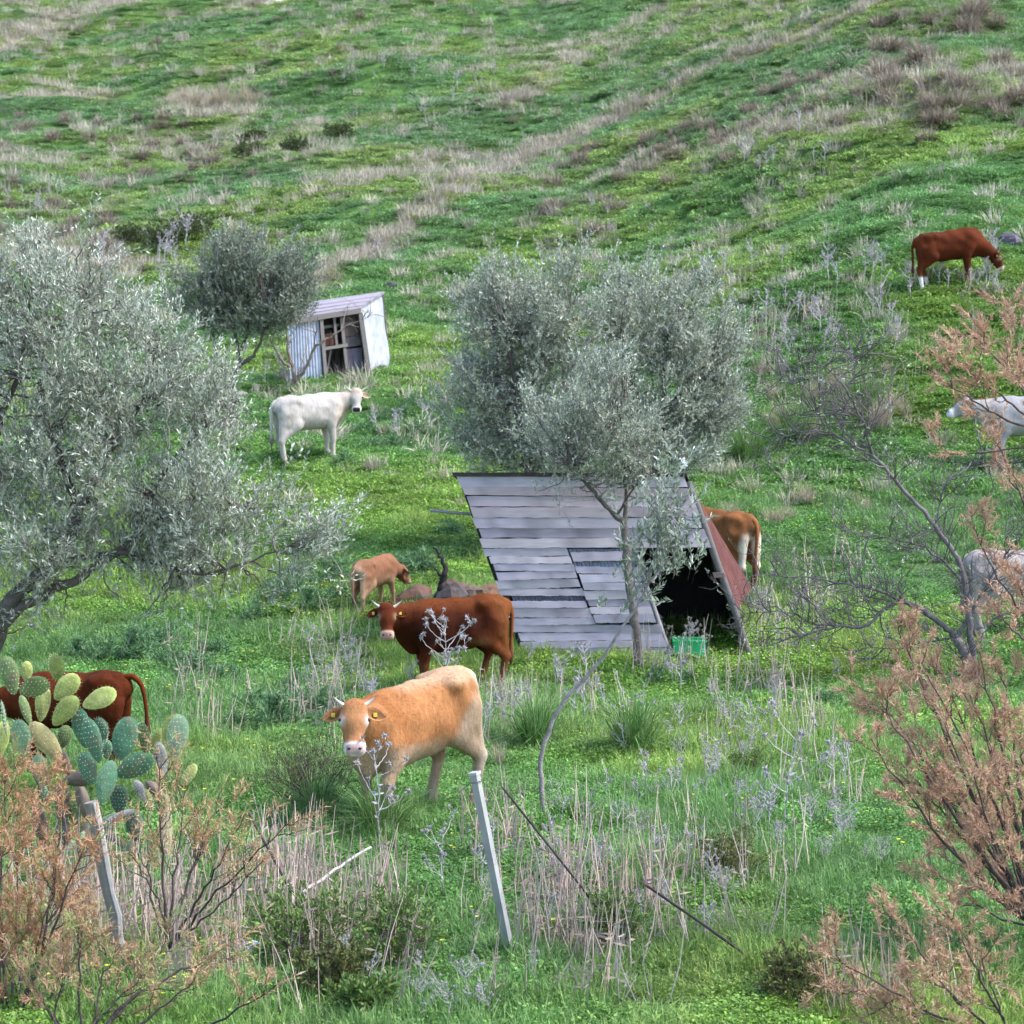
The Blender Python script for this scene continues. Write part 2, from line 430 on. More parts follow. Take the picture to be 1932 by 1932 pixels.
    for k in range(3):
        b = MB()
        for q in range(3):
            p = A([rng.normal(0, 0.14), rng.normal(0, 0.14), rng.uniform(0.11, 0.24)])
            b.tube([p * A([0.6, 0.6, 0]), p], 0.0025, 3, (0.1, 0.2, 0.03), cap=False)
            for a in range(5):
                t = a * 1.2566 + q; e = A([math.cos(t), math.sin(t), 0.5]) * 0.02; sd_ = A([-math.sin(t), math.cos(t), 0]) * 0.009
                b.add([p, p + e * 0.7 + sd_, p + e, p + e * 0.7 - sd_], [[0, 1, 2, 3]], (0.75, 0.68, 0.04))
        fp.append(b.mesh('yellow_flower', M_GRASS))
    x, y = sample_area(15, 62, 1.5, rng); kp = (fbm(x, y, 2.5, 51.0) > 0.56) & (rng.random(len(x)) < 0.8); x, y = x[kp], y[kp]; n = len(x)
    s = rng.uniform(0.6, 1.05, n) * (0.8 + y / 80)
    scatter('yellow_flowers', fp, np.stack([x, y, H(x, y)], 1), np.stack([np.zeros(n), np.zeros(n), rng.random(n) * 6], 1), np.stack([s, s, s], 1), rng.integers(0, 3, n), np.ones((n, 3)), 'tiny yellow flowers dotted through the green meadow')
cover()

def sown(name, protos, areas, label, seed, smin=0.8, smax=1.2, tints=((1, 1, 1), (1, 1, 1))):
    """scatter stuff over patches of ground: (left, top, right, bottom, count) seen from the road"""
    rng = np.random.default_rng(seed); P = []
    for x0, y0, x1, y1, n in areas:
        c0, c1, c2 = ground(x0, y1), ground(x1, y1), ground((x0 + x1) / 2, y0)
        fx = lambda px, Y: raydir(px, 1000)[0] * Y
        Y = rng.uniform(c0[1], c2[1], n * 2); px = rng.normal((x0 + x1) / 2, (x1 - x0) / 3.4, n * 2)
        X = fx(px, Y); k = fbm(X, Y, 0.7, seed * 1.3) > rng.uniform(0.25, 0.62, n * 2); P.append(np.stack([X[k], Y[k]], 1)[:n])
    P = np.vstack(P); n = len(P); s = rng.uniform(smin, smax, n)
    t = rng.random(n)[:, None]; tint = A(tints[0]) * (1 - t) + A(tints[1]) * t
    return scatter(name, protos, np.stack([P[:, 0], P[:, 1], H(P[:, 0], P[:, 1]) - 0.02], 1), np.stack([rng.normal(0, 0.1, n), rng.normal(0, 0.1, n), rng.random(n) * 6.283], 1),
                   np.stack([s, s, s], 1), rng.integers(0, len(protos), n), tint, label)

def stalks():
    rng = np.random.default_rng(8); pr = []
    for k in range(6):
        b = MB()
        for q in range(6):
            p = A([rng.normal(0, 0.12), rng.normal(0, 0.12), 0]); h = rng.uniform(0.2, 0.75)
            e = p + A([rng.normal(0, 0.07), rng.normal(0, 0.07), h]); m = (p + e) / 2 + rng.normal(0, 0.012, 3)
            v = rng.uniform(0.7, 1.15)
            b.tube([p, m, e], [0.0055, 0.0045, 0.002], 3, A([0.56, 0.455, 0.38]) * v, cap=False)
            for z in range(2):
                f = rng.uniform(0.2, 0.9); a = p + (e - p) * f; dd = A([rng.normal(0, 0.07), rng.normal(0, 0.07), rng.uniform(-0.06, 0.06)])
                b.add([a, a + dd * 0.5 + A([0, 0, 0.008]), a + dd, a + dd * 0.5 - A([0, 0, 0.008])], [[0, 1, 2, 3]], A([0.42, 0.34, 0.27]) * v)
        pr.append(b.mesh('dry_stalk', M_DRY))
    sown('dry_stalks', pr, [(400, 1640, 740, 1860, 66), (960, 1680, 1200, 1820, 40), (-20, 1680, 430, 1890, 95), (900, 1580, 1000, 1630, 5), (1130, 1660, 1330, 1780, 10), (1560, 1860, 1800, 1930, 12)],
         'thin pale dead stalks standing in thickets by the fence line', 4, 0.75, 1.25, ((1.1, 1.05, 1.1), (0.75, 0.66, 0.66)))
    sown('pale_hill_stalks', pr, [(0, 640, 250, 700, 14), (1330, 620, 1500, 700, 24), (560, 1290, 700, 1340, 9), (1180, 1240, 1330, 1300, 8), (900, 1340, 1010, 1440, 16), (1290, 1280, 1550, 1420, 14), (1050, 1300, 1700, 1800, 36), (300, 1200, 700, 1420, 30), (1400, 1050, 1600, 1240, 24), (640, 1850, 1300, 1930, 10), (1300, 560, 1930, 860, 40)],
         'pale dead stalks scattered over the slope and meadow', 6, 0.8, 1.2, ((1.1, 1.1, 1.15), (0.9, 0.85, 0.85)))
stalks()

# ------------------------------------------------------------------ cattle
def surface_nets(F, lo, h):
    s = F < 0
    nx, ny, nz = F.shape
    cnt = np.zeros((nx - 1, ny - 1, nz - 1), np.int8)
    for i in (0, 1):
        for j in (0, 1):
            for k in (0, 1): cnt += s[i:nx - 1 + i, j:ny - 1 + j, k:nz - 1 + k]
    act = (cnt > 0) & (cnt < 8)
    I = np.argwhere(act); n = len(I)
    idx = np.full(act.shape, -1); idx[act] = np.arange(n)
    acc = np.zeros((n, 3)); num = np.zeros(n)
    for ax in range(3):
        o1, o2 = [a for a in range(3) if a != ax]
        for p in (0, 1):
            for q in (0, 1):
                c0 = I.copy(); c0[:, o1] += p; c0[:, o2] += q; c1 = c0.copy(); c1[:, ax] += 1
                f0 = F[c0[:, 0], c0[:, 1], c0[:, 2]]; f1 = F[c1[:, 0], c1[:, 1], c1[:, 2]]
                m = (f0 < 0) != (f1 < 0)
                t = np.where(m, f0 / np.where(m, f0 - f1, 1), 0)
                pos = c0.astype(float); pos[:, ax] += t
                acc[m] += pos[m]; num[m] += 1
    V = acc / num[:, None] * h + lo
    Q = []
    for ax in range(3):
        a = [slice(None)] * 3; b = [slice(None)] * 3; a[ax] = slice(0, -1); b[ax] = slice(1, None)
        d = s[tuple(a)] != s[tuple(b)]
        E = np.argwhere(d); o1, o2 = (ax + 1) % 3, (ax + 2) % 3
        E = E[(E[:, o1] > 0) & (E[:, o2] > 0) & (E[:, o1] < act.shape[o1]) & (E[:, o2] < act.shape[o2])]
        ins = s[E[:, 0], E[:, 1], E[:, 2]]
        def at(d1, d2):
            q = E.copy(); q[:, o1] -= d1; q[:, o2] -= d2
            return idx[q[:, 0], q[:, 1], q[:, 2]]
        q = np.stack([at(1, 1), at(0, 1), at(0, 0), at(1, 0)], 1)
        q[~ins] = q[~ins][:, ::-1]
        Q.append(q)
    return V, np.vstack(Q)

def unit(v): v = A(v, float); return v / (np.linalg.norm(v) + 1e-9)

def sdf_body(prims, h, carve=()):
    lo = np.min([np.minimum(p[0], p[1]) - max(p[2], p[3]) for p in prims], 0) - 2 * h
    hi = np.max([np.maximum(p[0], p[1]) + max(p[2], p[3]) for p in prims], 0) + 2 * h
    n = np.ceil((hi - lo) / h).astype(int) + 1
    ax = [(lo[i] + np.arange(n[i]) * h).astype(np.float32) for i in range(3)]
    F = np.full(n, 9.0, np.float32)
    for a, b, ra, rb, sy, k in prims:
        m = max(ra, rb) + 0.16
        l2 = np.minimum(a, b) - m; h2 = np.maximum(a, b) + m
        sl = tuple(slice(max(0, int((l2[i] - lo[i]) / h)), min(n[i], int((h2[i] - lo[i]) / h) + 2)) for i in range(3))
        X = ax[0][sl[0]][:, None, None]; Y = ax[1][sl[1]][None, :, None]; Z = ax[2][sl[2]][None, None, :]
        ab = b - a; sc = A([1, 1 / sy, 1])
        abs_ = ab * sc; L2 = float(abs_ @ abs_) + 1e-9
        dx, dy, dz = X - a[0], (Y - a[1]) / sy, Z - a[2]
        t = np.clip((dx * abs_[0] + dy * abs_[1] + dz * abs_[2]) / L2, 0, 1)
        d = np.sqrt((dx - t * abs_[0]) ** 2 + (dy - t * abs_[1]) ** 2 + (dz - t * abs_[2]) ** 2) - (ra + (rb - ra) * t)
        G = F[sl]; q = np.maximum(k - np.abs(G - d), 0) / k
        F[sl] = np.minimum(G, d) - q * q * k * 0.25
    for cpos, cr, ck in carve:      # hollows: flank, behind the shoulder, below the hip
        d = np.sqrt((ax[0][:, None, None] - cpos[0]) ** 2 + (ax[1][None, :, None] - cpos[1]) ** 2 + (ax[2][None, None, :] - cpos[2]) ** 2) - cr
        q = np.maximum(ck - np.abs(F + d), 0) / ck
        F = np.maximum(F, -d) + q * q * ck * 0.25
    X, Y, Z = np.meshgrid(*ax, indexing='ij')      # folds and rib ripples in the skin
    F = F + 0.014 * (np.sin(17 * X + 4 * np.sin(5 * Z)) * np.clip((Z - 0.55) * 2, 0, 1) * 0.35 + 0.5 * np.sin(9 * X + 6 * Z + 5 * Y) * np.sin(7 * Z - 8 * X)).astype(np.float32) * (h < 0.03)
    return surface_nets(F, lo, h)

def cow(label, px, py, heading, s, coat, poll=(0.82, 0.0, 1.26), nose=None, nose_down=0.75, steps=((0, 0), (0, 0), (0, 0), (0, 0)),
        horns=0.14, tags=(1, 1), tail='down', fat=1.0, res=0.0165, youth=0.0, socks=False, deep=1.0, drop=0.0, fur=0, group='cattle grazing on the hillside', Y=None):
    g = ground(px, py) if Y is None else None
    if Y is not None:
        x = raydir(px, py)[0] * Y; g = A([x, Y, gz(x, Y)])
    hd = math.radians(heading); fw = A([math.cos(hd), math.sin(hd), 0]); lf = A([-math.sin(hd), math.cos(hd), 0])
    def toW(P):
        P = np.asarray(P, float)
        return g + s * (P[..., 0:1] * fw + P[..., 1:2] * lf + P[..., 2:3] * A([0, 0, 1.0]))
    def gl(x, y):
        p = g + s * (x * fw + y * lf); return (gz(p[0], p[1]) - g[2]) / s
    gF = (gl(0.36, 0.16) + gl(0.36, -0.16)) / 2; gR = (gl(-0.7, 0.16) + gl(-0.7, -0.16)) / 2
    def up(p):
        p = A(p, float); p[2] += gR + (gF - drop - gR) * np.clip((p[0] + 0.7) / 1.06, -0.1, 1.2); return p
    pr = []
    def cap(a, b, ra, rb, sy=1.0, k=0.07, raw=False):
        pr.append((A(a, float) if raw else up(a), A(b, float) if raw else up(b), ra, rb, sy, k))
    f = fat; yth = youth
    # trunk: deep chest, barrel, tucked flank, square rump
    dp = deep; zz = 0.33 * (dp - 1)
    cap((0.42, 0, 0.97 - zz), (0.12, 0, 0.95 - zz), 0.295 * dp, 0.33 * dp, 0.70 * f / dp, 0.1)
    cap((0.12, 0, 0.94 - zz), (-0.28, 0, 0.93 - zz), 0.33 * dp, 0.325 * dp, 0.83 * f / dp, 0.1)
    cap((-0.28, 0, 0.98), (-0.62, 0, 1.06), 0.295, 0.23, 0.84, 0.1)
    cap((-0.55, 0, 1.12), (-0.80, 0, 1.12), 0.2, 0.13, 1.0, 0.08)
    cap((0.30, 0, 1.18), (-0.1, 0, 1.19), 0.10, 0.075, 0.7, 0.12)
    cap((-0.1, 0, 1.20), (-0.72, 0, 1.24), 0.06, 0.08, 0.9, 0.1)
    for q in (1, -1):
        cap((-0.46, 0.19 * q, 1.20), (-0.60, 0.15 * q, 1.20), 0.075, 0.09, 1, 0.09)
        cap((0.40, 0.13 * q, 1.05), (0.30, 0.15 * q, 0.80), 0.17, 0.14, 0.75, 0.1)
        cap((-0.64, 0.13 * q, 1.05), (-0.66, 0.15 * q, 0.82), 0.19, 0.15, 0.75, 0.08)
    # legs
    hoofs = []
    for i, (bx, q) in enumerate(((0.36, 1), (0.36, -1), (-0.68, 1), (-0.68, -1))):
        sx, sz = steps[i]; hx = bx + sx; hy = 0.155 * q; gg = gl(hx, hy) + sz - 0.02
        th = 1 - 0.15 * yth
        if i < 2:
            e = up((0.32, 0.165 * q, 0.70)); kn = A([0.36 + sx * 0.55, 0.155 * q, 0.42]); kn[2] += gg * 0.8 + gF * 0.2
            ft = A([hx + 0.0, hy, 0.13 + gg]); ho = A([hx + 0.035, hy, 0.035 + gg])
            cap(up((0.35, 0.16 * q, 0.85)), e, 0.14, 0.10, 0.8, 0.08, True)
            cap(e, kn, 0.095, 0.06 * th, 0.9, 0.05, True); cap(kn, ft, 0.058 * th, 0.042, 1, 0.03, True); cap(ft, ho, 0.047, 0.052, 1, 0.03, True)
        else:
            hp = up((-0.60, 0.15 * q, 0.98)); st = up((-0.47 + sx * 0.3, 0.185 * q, 0.76)); hk = A([-0.76 + sx * 0.8, 0.165 * q, 0.50]); hk[2] += gg * 0.8 + gR * 0.2
            ft = A([hx, hy, 0.13 + gg]); ho = A([hx + 0.04, hy, 0.035 + gg])
            cap(hp, st, 0.19, 0.125, 0.75, 0.08, True); cap(st, hk, 0.125, 0.058, 0.8, 0.06, True)
            cap(up((-0.74, 0.14 * q, 0.92)), hk, 0.11, 0.05, 0.8, 0.06, True)
            cap(hk, ft, 0.056 * th, 0.042, 1, 0.03, True); cap(ft, ho, 0.047, 0.052, 1, 0.03, True)
        hoofs.append(ho)
    # neck and head
    pl = A(poll, float); pl[2] += gF
    if nose is None:
        c = A([0, 0, CAMZ]) - toW(pl[None])[0]; c[2] = 0; c = unit(c); nl = A([c @ fw, c @ lf, 0])
        nose = unit(nl * (1 - nose_down) + A([0, 0, -nose_down]))
    fx = unit(nose); side = unit(np.cross(A([0, 0, 1.0]), fx)); upv = np.cross(fx, side)
    hs = 1.0 + 0.16 * yth
    def hp_(a, b, c): return pl + hs * (fx * a * 0.9 + side * b * 1.12 + upv * c)
    nb = up((0.44, 0, 1.04)); back = hp_(0.04, 0, -0.05)
    mid = (nb + back) / 2 + A([0.02, 0, -0.02])
    cap(nb, mid, 0.235, 0.17, 0.66, 0.1, True); cap(mid, back, 0.17, 0.125, 0.85, 0.08, True)
    cap(up((0.48, 0, 0.86)), (nb + back) / 2 + A([0.03, 0, -0.16]), 0.19, 0.09, 0.5, 0.1, True)
    cap(up((0.58, 0, 0.80)), up((0.46, 0, 0.68)), 0.10, 0.12, 0.6, 0.1, True)
    H0 = len(pr)
    cap(hp_(0.02, 0, 0), hp_(0.17, 0, -0.005), 0.098 * hs, 0.098 * hs, 1, 0.05, True)
    for q in (1, -1):
        cap(hp_(0.03, 0.04 * q, 0.015), hp_(0.15, 0.05 * q, 0.01), 0.075 * hs, 0.07 * hs, 1, 0.04, True)
        cap(hp_(0.13, 0.085 * q, 0.025), hp_(0.16, 0.083 * q, 0.02), 0.034 * hs, 0.034 * hs, 1, 0.03, True)
        cap(hp_(0.40, 0.032 * q, -0.005), hp_(0.435, 0.036 * q, -0.015), 0.056 * hs, 0.05 * hs, 1, 0.03, True)
        cap(hp_(0.08, 0.045 * q, -0.10), hp_(0.22, 0.035 * q, -0.10), 0.06 * hs, 0.05 * hs, 1, 0.05, True)
    cap(hp_(0.16, 0, 0.0), hp_(0.40, 0, -0.01), 0.09 * hs, 0.062 * hs, 1, 0.05, True)
    cap(hp_(0.14, 0, -0.10), hp_(0.41, 0, -0.065), 0.07 * hs, 0.042 * hs, 1, 0.05, True)
    V, Q = sdf_body(pr, res, [(up((-0.33, 0.40 * q, 1.10)), 0.16, 0.10) for q in (1, -1)] + [(up((0.14, 0.42 * q, 0.92)), 0.16, 0.08) for q in (1, -1)] + [(up((-0.72, 0.36 * q, 1.16)), 0.15, 0.08) for q in (1, -1)])
    # ears: cupped leaves joined on to the same skin
    rel = (V - pl) / hs; hc = np.stack([rel @ fx / 0.9, rel @ side / 1.12, rel @ upv], 1)
    inh = (hc[:, 0] > -0.09) & (np.abs(hc[:, 1]) < 0.16) & (np.abs(hc[:, 2]) < 0.22) & (np.linalg.norm(hc[:, 1:], axis=1) < 0.22)
    fit = sstep(-0.10, 0.08, hc[:, 0]) * inh
    C = coat(V, hc, fit) * 0.8
    b = MB(); b.add(toW(V), Q, C)
    earc = coat(A([[pl[0], 0, pl[2]]]), A([[0.02, 0.2, 0]]), A([1.0]))[0]
    for q in (1, -1):
        us = np.linspace(0, 1, 7); vs_ = np.linspace(-1, 1, 5); pts_ = []
        for u in us:
            wd = 0.07 * math.sin(math.pi * (0.12 + 0.86 * u)) ** 0.8
            for v in vs_:
                pts_.append(hp_(0.035 + v * wd + 0.045 * u, q * (0.085 + 0.165 * u), 0.0 - 0.06 * u - 0.025 * (1 - v * v) * math.sin(math.pi * u)))
        P = A(pts_); ff = [[i * 5 + j, i * 5 + j + 1, i * 5 + j + 6, i * 5 + j + 5] for i in range(6) for j in range(4)]
        inner = np.tile(earc * 0.42, (35, 1)); rim = A([abs(v) > 0.9 for u in us for v in vs_]); inner[rim] = earc
        b.add(toW(P), ff, inner); b.add(toW(P - upv * 0.012 * hs), [x[::-1] for x in ff], earc * 0.9)
    if fur:
        fr = np.random.default_rng(int(px)); tri = np.vstack([Q[:, [0, 1, 2]], Q[:, [0, 2, 3]]])
        e1 = V[tri[:, 1]] - V[tri[:, 0]]; e2 = V[tri[:, 2]] - V[tri[:, 0]]; nr_ = np.cross(e1, e2); ar = np.linalg.norm(nr_, axis=1); nr_ /= ar[:, None] + 1e-12
        kk = fr.choice(len(tri), fur, p=ar / ar.sum()); u = fr.random((fur, 1)); v = fr.random((fur, 1)) * (1 - u)
        hp0 = V[tri[kk, 0]] + e1[kk] * u + e2[kk] * v; hn = nr_[kk]; hf = fit[tri[kk, 0]][:, None]
        fl = A([-0.55, 0, -0.8]) * (1 - hf) + fx * hf + fr.normal(0, 0.3, (fur, 3)); fl -= (fl * hn).sum(1, keepdims=True) * hn; fl /= np.linalg.norm(fl, axis=1)[:, None] + 1e-9
        sd_ = np.cross(fl, hn); ln = fr.uniform(0.012, 0.034, (fur, 1)) * (1 - 0.55 * hf)
        HV = np.stack([hp0 - sd_ * 0.0028 - hn * 0.002, hp0 + sd_ * 0.0028 - hn * 0.002, hp0 + fl * ln + hn * ln * 0.28], 1)
        hc2 = C[tri[kk, 0]] * fr.uniform(0.72, 1.3, (fur, 1))
        b.add(toW(HV.reshape(-1, 3)), np.arange(fur)[:, None] * 3 + A([[0, 1, 2]]), np.repeat(hc2, 3, 0))
    root = thing('cow', label, 'cow', g, group)
    obj('body', b.mesh('cow_body', M_COAT, g, True), root)
    # horns, eyes, nostrils, tags, hoofs, tail
    for q in (1, -1):
        if horns:
            t = np.linspace(0, 1, 6); pts_ = A([hp_(0.0 - 0.10 * u * horns / 0.14 * 0.6 - 0.35 * horns * u * u, q * (0.075 + horns * 0.85 * u), 0.045 + 0.3 * horns * u) for u in t])
            cc = A([[0.52, 0.47, 0.40]]) * (1 - t[:, None] ** 2) + A([[0.12, 0.10, 0.09]]) * t[:, None] ** 2
            obj('horn', MB().tube(toW(pts_), np.linspace(0.024, 0.006, 6) * s, 8, cc).mesh('horn', M_HORN, g, True), root)
        e = hp_(0.145, 0.106 * q, 0.037); sp = MB()
        a_ = np.linspace(0, math.pi, 6); bb = np.linspace(0, 2 * math.pi, 9)
        P = A([[math.sin(x) * math.cos(y), math.sin(x) * math.sin(y), math.cos(x)] for x in a_ for y in bb])
        ff = [[i * 9 + j, i * 9 + j + 1, i * 9 + j + 10, i * 9 + j + 9] for i in range(5) for j in range(8)]
        obj('eye', MB().add(toW(e + P * 0.0215 * hs), ff, (0.008, 0.006, 0.006)).mesh('eye', M_EYE, g, True), root)
        nn = hp_(0.445, 0.043 * q, 0.042)
        obj('nostril', MB().add(toW(nn + (P[:, :1] * fx * 0.5 + P[:, 1:2] * side * 0.9 + P[:, 2:3] * upv * 1.2) * 0.019 * hs), ff, (0.05, 0.028, 0.026)).mesh('nostril', M_EYE, g, True), root)
        if tags[0 if q > 0 else 1]:
            tb = MB(); cpt = hp_(0.065, q * 0.165, -0.035); r_ = 0.017
            tb.box((-1, -1, -1), (1, 1, 1), (0.42, 0.32, 0.03), lambda v: toW(cpt + (v[:, :1] * fx * r_ * 1.15 + v[:, 1:2] * side * r_ + v[:, 2:3] * upv * 0.012)))
            obj('ear_tag', tb.mesh('ear_tag', M_TAG, g), root)
    for i, ho in enumerate(hoofs):
        hb = MB(); a_ = np.linspace(0, 2 * math.pi, 11)[:-1]
        lo = A([[ho[0] + 0.015 + 0.075 * math.cos(x), ho[1] + 0.058 * math.sin(x), ho[2] - 0.04] for x in a_])
        tp = A([[ho[0] - 0.012 + 0.058 * math.cos(x), ho[1] + 0.05 * math.sin(x), ho[2] + 0.04] for x in a_])
        n = 10; P = np.vstack([lo, tp]); ff = [[j, (j + 1) % n, n + (j + 1) % n, n + j] for j in range(n)]
        hc_ = (0.75, 0.72, 0.68) if (socks and i > 1) else (0.10, 0.08, 0.065)
        hb.add(toW(P), ff, hc_); hb.add(toW(np.vstack([tp, tp.mean(0)[None]])), [[j, (j + 1) % n, n] for j in range(n)], hc_)
        obj('hoof', hb.mesh('hoof', M_HORN, g, True), root)
    if tail == 'down': tp = [(-0.80, 0, 1.24), (-0.90, 0.01, 1.20), (-0.945, 0.02, 1.05), (-0.935, 0.03, 0.80), (-0.92, 0.035, 0.60), (-0.92, 0.04, 0.47), (-0.92, 0.04, 0.33)]
    else: tp = [(-0.78, 0, 1.24), (-0.92, 0.0, 1.27), (-1.04, 0.0, 1.18), (-1.09, 0.0, 0.98), (-1.11, 0.0, 0.75), (-1.12, 0, 0.55), (-1.11, 0, 0.38)]
    tp = A([up(p) for p in tp]); bc = coat(A([[-0.8, 0, 1.2]]), A([[-1, 1, 1]]), A([0.0]))[0]
    m = 12; t = np.linspace(0, 6, 7); tt = np.linspace(0, 6, m); tp = np.stack([np.interp(tt, t, tp[:, i]) for i in range(3)], 1)
    rr = np.interp(tt, t, [0.05, 0.042, 0.032, 0.026, 0.024, 0.046, 0.008]) * s
    dk = np.clip((tt - 3.6) / 1.5, 0, 1)[:, None] * 0.75
    tc_ = bc * (1 - dk) + A([0.05, 0.035, 0.03]) * dk
    tl = obj('tail', MB().tube(toW(tp[:9]), rr[:9], 7, tc_[:9]).mesh('tail', M_COAT, g, True), root)
    obj('tail_tuft', MB().tube(toW(tp[8:]), rr[8:], 7, tc_[8:]).mesh('tail_tuft', M_COAT, g, True), tl)
    return root

def mixc(c, d, w): return c * (1 - w[:, None]) + A(d) * w[:, None]
def n3(V, s, o=0.0): return (fbm(V[:, 0] + 0.4 * V[:, 1], V[:, 2] + 0.3 * V[:, 1], s, o) * 1.0)
def face_marks(c, hc, fit, eye, muz, nosec, eyew=0.8):
    e = np.exp(-(((hc[:, 0] - 0.155) / 0.05) ** 2 + ((np.abs(hc[:, 1]) - 0.10) / 0.035) ** 2 + ((hc[:, 2] - 0.02) / 0.06) ** 2)) * fit
    c = mixc(c, eye, np.clip(e * 1.3, 0, 1) * eyew)
    c = mixc(c, muz, sstep(0.36, 0.40, hc[:, 0]) * fit)
    return mixc(c, nosec, sstep(0.395, 0.415, hc[:, 0]) * sstep(0.0, 0.015, hc[:, 2]) * sstep(0.075, 0.06, np.abs(hc[:, 1])) * fit)

def coat_tan(V, hc, fit):
    n = n3(V, 0.22, 4.0); c = np.tile(A([0.41, 0.18, 0.07]), (len(V), 1)) * (0.82 + 0.4 * n)[:, None]
    c = mixc(c, (0.29, 0.10, 0.028), sstep(0.45, 0.7, n3(V, 0.35, 9.0)) * 0.6 * (1 - fit))
    c = mixc(c, (0.56, 0.37, 0.23), sstep(1.14, 1.26, V[:, 2] + 0.07 * (n - 0.5)) * sstep(0.35, 0.0, V[:, 0]) * 0.85)
    c = mixc(c, (0.46, 0.33, 0.22), sstep(0.80, 0.62, V[:, 2] + 0.12 * (n - 0.5) - 0.35 * sstep(-0.35, -0.65, V[:, 0])) * (1 - fit) * 0.85)
    c = mixc(c, (0.62, 0.50, 0.38), sstep(-0.74, -0.86, V[:, 0] + 0.06 * (n - 0.5)) * 0.9 * (1 - fit))
    c = mixc(c, (0.40, 0.31, 0.23), sstep(0.5, 0.25, V[:, 2]) * (1 - fit) * sstep(0.35, 0.6, n3(V, 0.12, 2.0)) * 0.8)
    c = mixc(c, (0.42, 0.20, 0.09), fit * 0.6)
    return face_marks(c, hc, fit, (0.82, 0.76, 0.70), (0.85, 0.76, 0.72), (0.62, 0.42, 0.38))
def coat_red(V, hc, fit):
    n = n3(V, 0.3, 14.0); c = np.tile(A([0.075, 0.0145, 0.003]), (len(V), 1)) * (0.6 + 0.7 * n)[:, None]
    c = mixc(c, (0.15, 0.040, 0.009), sstep(1.08, 1.28, V[:, 2] + 0.12 * (n - 0.5)) * 0.85 * (1 - fit))  # highlight along the upper back, painted into the coat colour
    c = mixc(c, (0.19, 0.062, 0.017), sstep(-0.5, -0.85, V[:, 0] + 0.2 * (n - 0.5)) * 0.85)  # rump highlight, painted in as a lighter red-brown
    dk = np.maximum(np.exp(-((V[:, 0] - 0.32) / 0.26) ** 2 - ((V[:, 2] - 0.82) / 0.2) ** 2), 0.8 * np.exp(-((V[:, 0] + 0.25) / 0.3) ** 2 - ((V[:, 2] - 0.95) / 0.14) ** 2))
    c = mixc(c, (0.016, 0.004, 0.002), np.clip(dk * 1.2, 0, 1) * 0.9 * (1 - fit))  # dark shading of shoulder and flank, painted into the coat
    c = mixc(c, (0.28, 0.13, 0.05), np.exp(-((V[:, 0] + 0.42) / 0.12) ** 2 - ((V[:, 2] - 0.68) / 0.07) ** 2) * 0.6)
    c = mixc(c, (0.22, 0.10, 0.045), sstep(0.5, 0.2, V[:, 2]) * 0.6 * (1 - fit))
    c = mixc(c, (0.13, 0.026, 0.008), fit * 0.6)
    return face_marks(c, hc, fit, (0.45, 0.30, 0.18), (0.58, 0.40, 0.31), (0.45, 0.26, 0.21), 0.7)
def coat_dark(V, hc, fit):
    n = n3(V, 0.3, 24.0); c = np.tile(A([0.105, 0.021, 0.0045]), (len(V), 1)) * (0.65 + 0.7 * n)[:, None]
    c = mixc(c, (0.04, 0.009, 0.003), sstep(0.95, 0.65, V[:, 2]) * 0.5)
    c = mixc(c, (0.24, 0.11, 0.05), sstep(0.4, 0.1, V[:, 2]) * 0.4 * (1 - fit))
    return face_marks(c, hc, fit, (0.5, 0.38, 0.28), (0.55, 0.42, 0.36), (0.4, 0.28, 0.25), 0.6)
def coat_socks(V, hc, fit):
    c = coat_dark(V, hc, fit)
    return mixc(c, (0.80, 0.76, 0.70), sstep(0.20, 0.13, V[:, 2]) * sstep(-0.5, -0.6, V[:, 0]))
def coat_white(V, hc, fit):
    n = n3(V, 0.3, 34.0); c = np.tile(A([0.44, 0.40, 0.365]), (len(V), 1)) * (0.9 + 0.2 * n)[:, None]
    c = mixc(c, (0.55, 0.44, 0.36), sstep(0.25, 0.62, V[:, 0] + 0.25 * (n - 0.5)) * (1 - fit) * 0.75)
    c = mixc(c, (0.60, 0.50, 0.42), sstep(0.4, 0.1, V[:, 2] + 0.15 * (n - 0.5)) * 0.5 * (1 - fit))
    c = mixc(c, (0.62, 0.42, 0.26), fit * sstep(0.16, 0.02, hc[:, 0]) * 0.7)
    c = mixc(c, (0.2, 0.17, 0.17), np.exp(-((V[:, 0] + 0.86) / 0.05) ** 2 - (V[:, 1] / 0.08) ** 2 - ((V[:, 2] - 1.03) / 0.16) ** 2) * 0.8)
    return face_marks(c, hc, fit, (0.35, 0.28, 0.24), (0.8, 0.76, 0.72), (0.035, 0.03, 0.03), 0.5)
def coat_grey(V, hc, fit):
    n = n3(V, 0.3, 44.0); c = np.tile(A([0.33, 0.32, 0.33]), (len(V), 1)) * (0.9 + 0.2 * n)[:, None]
    c = mixc(c, (0.50, 0.42, 0.37), np.exp(-((V[:, 0] - 0.62) / 0.2) ** 2) * (1 - fit) * 0.6)
    return face_marks(c, hc, fit, (0.3, 0.26, 0.25), (0.76, 0.72, 0.70), (0.62, 0.56, 0.56), 0.7)
def coat_calf(V, hc, fit):
    n = n3(V, 0.25, 54.0); c = np.tile(A([0.26, 0.12, 0.065]), (len(V), 1)) * (0.8 + 0.4 * n)[:, None]
    c = mixc(c, (0.42, 0.26, 0.16), sstep(0.95, 0.7, V[:, 2] + 0.15 * (n - 0.5)) * 0.75 * (1 - fit))
    c = mixc(c, (0.5, 0.33, 0.21), sstep(-0.75, -0.85, V[:, 0]) * 0.6)
    return face_marks(c, hc, fit, (0.5, 0.33, 0.22), (0.5, 0.34, 0.26), (0.3, 0.2, 0.18), 0.5)
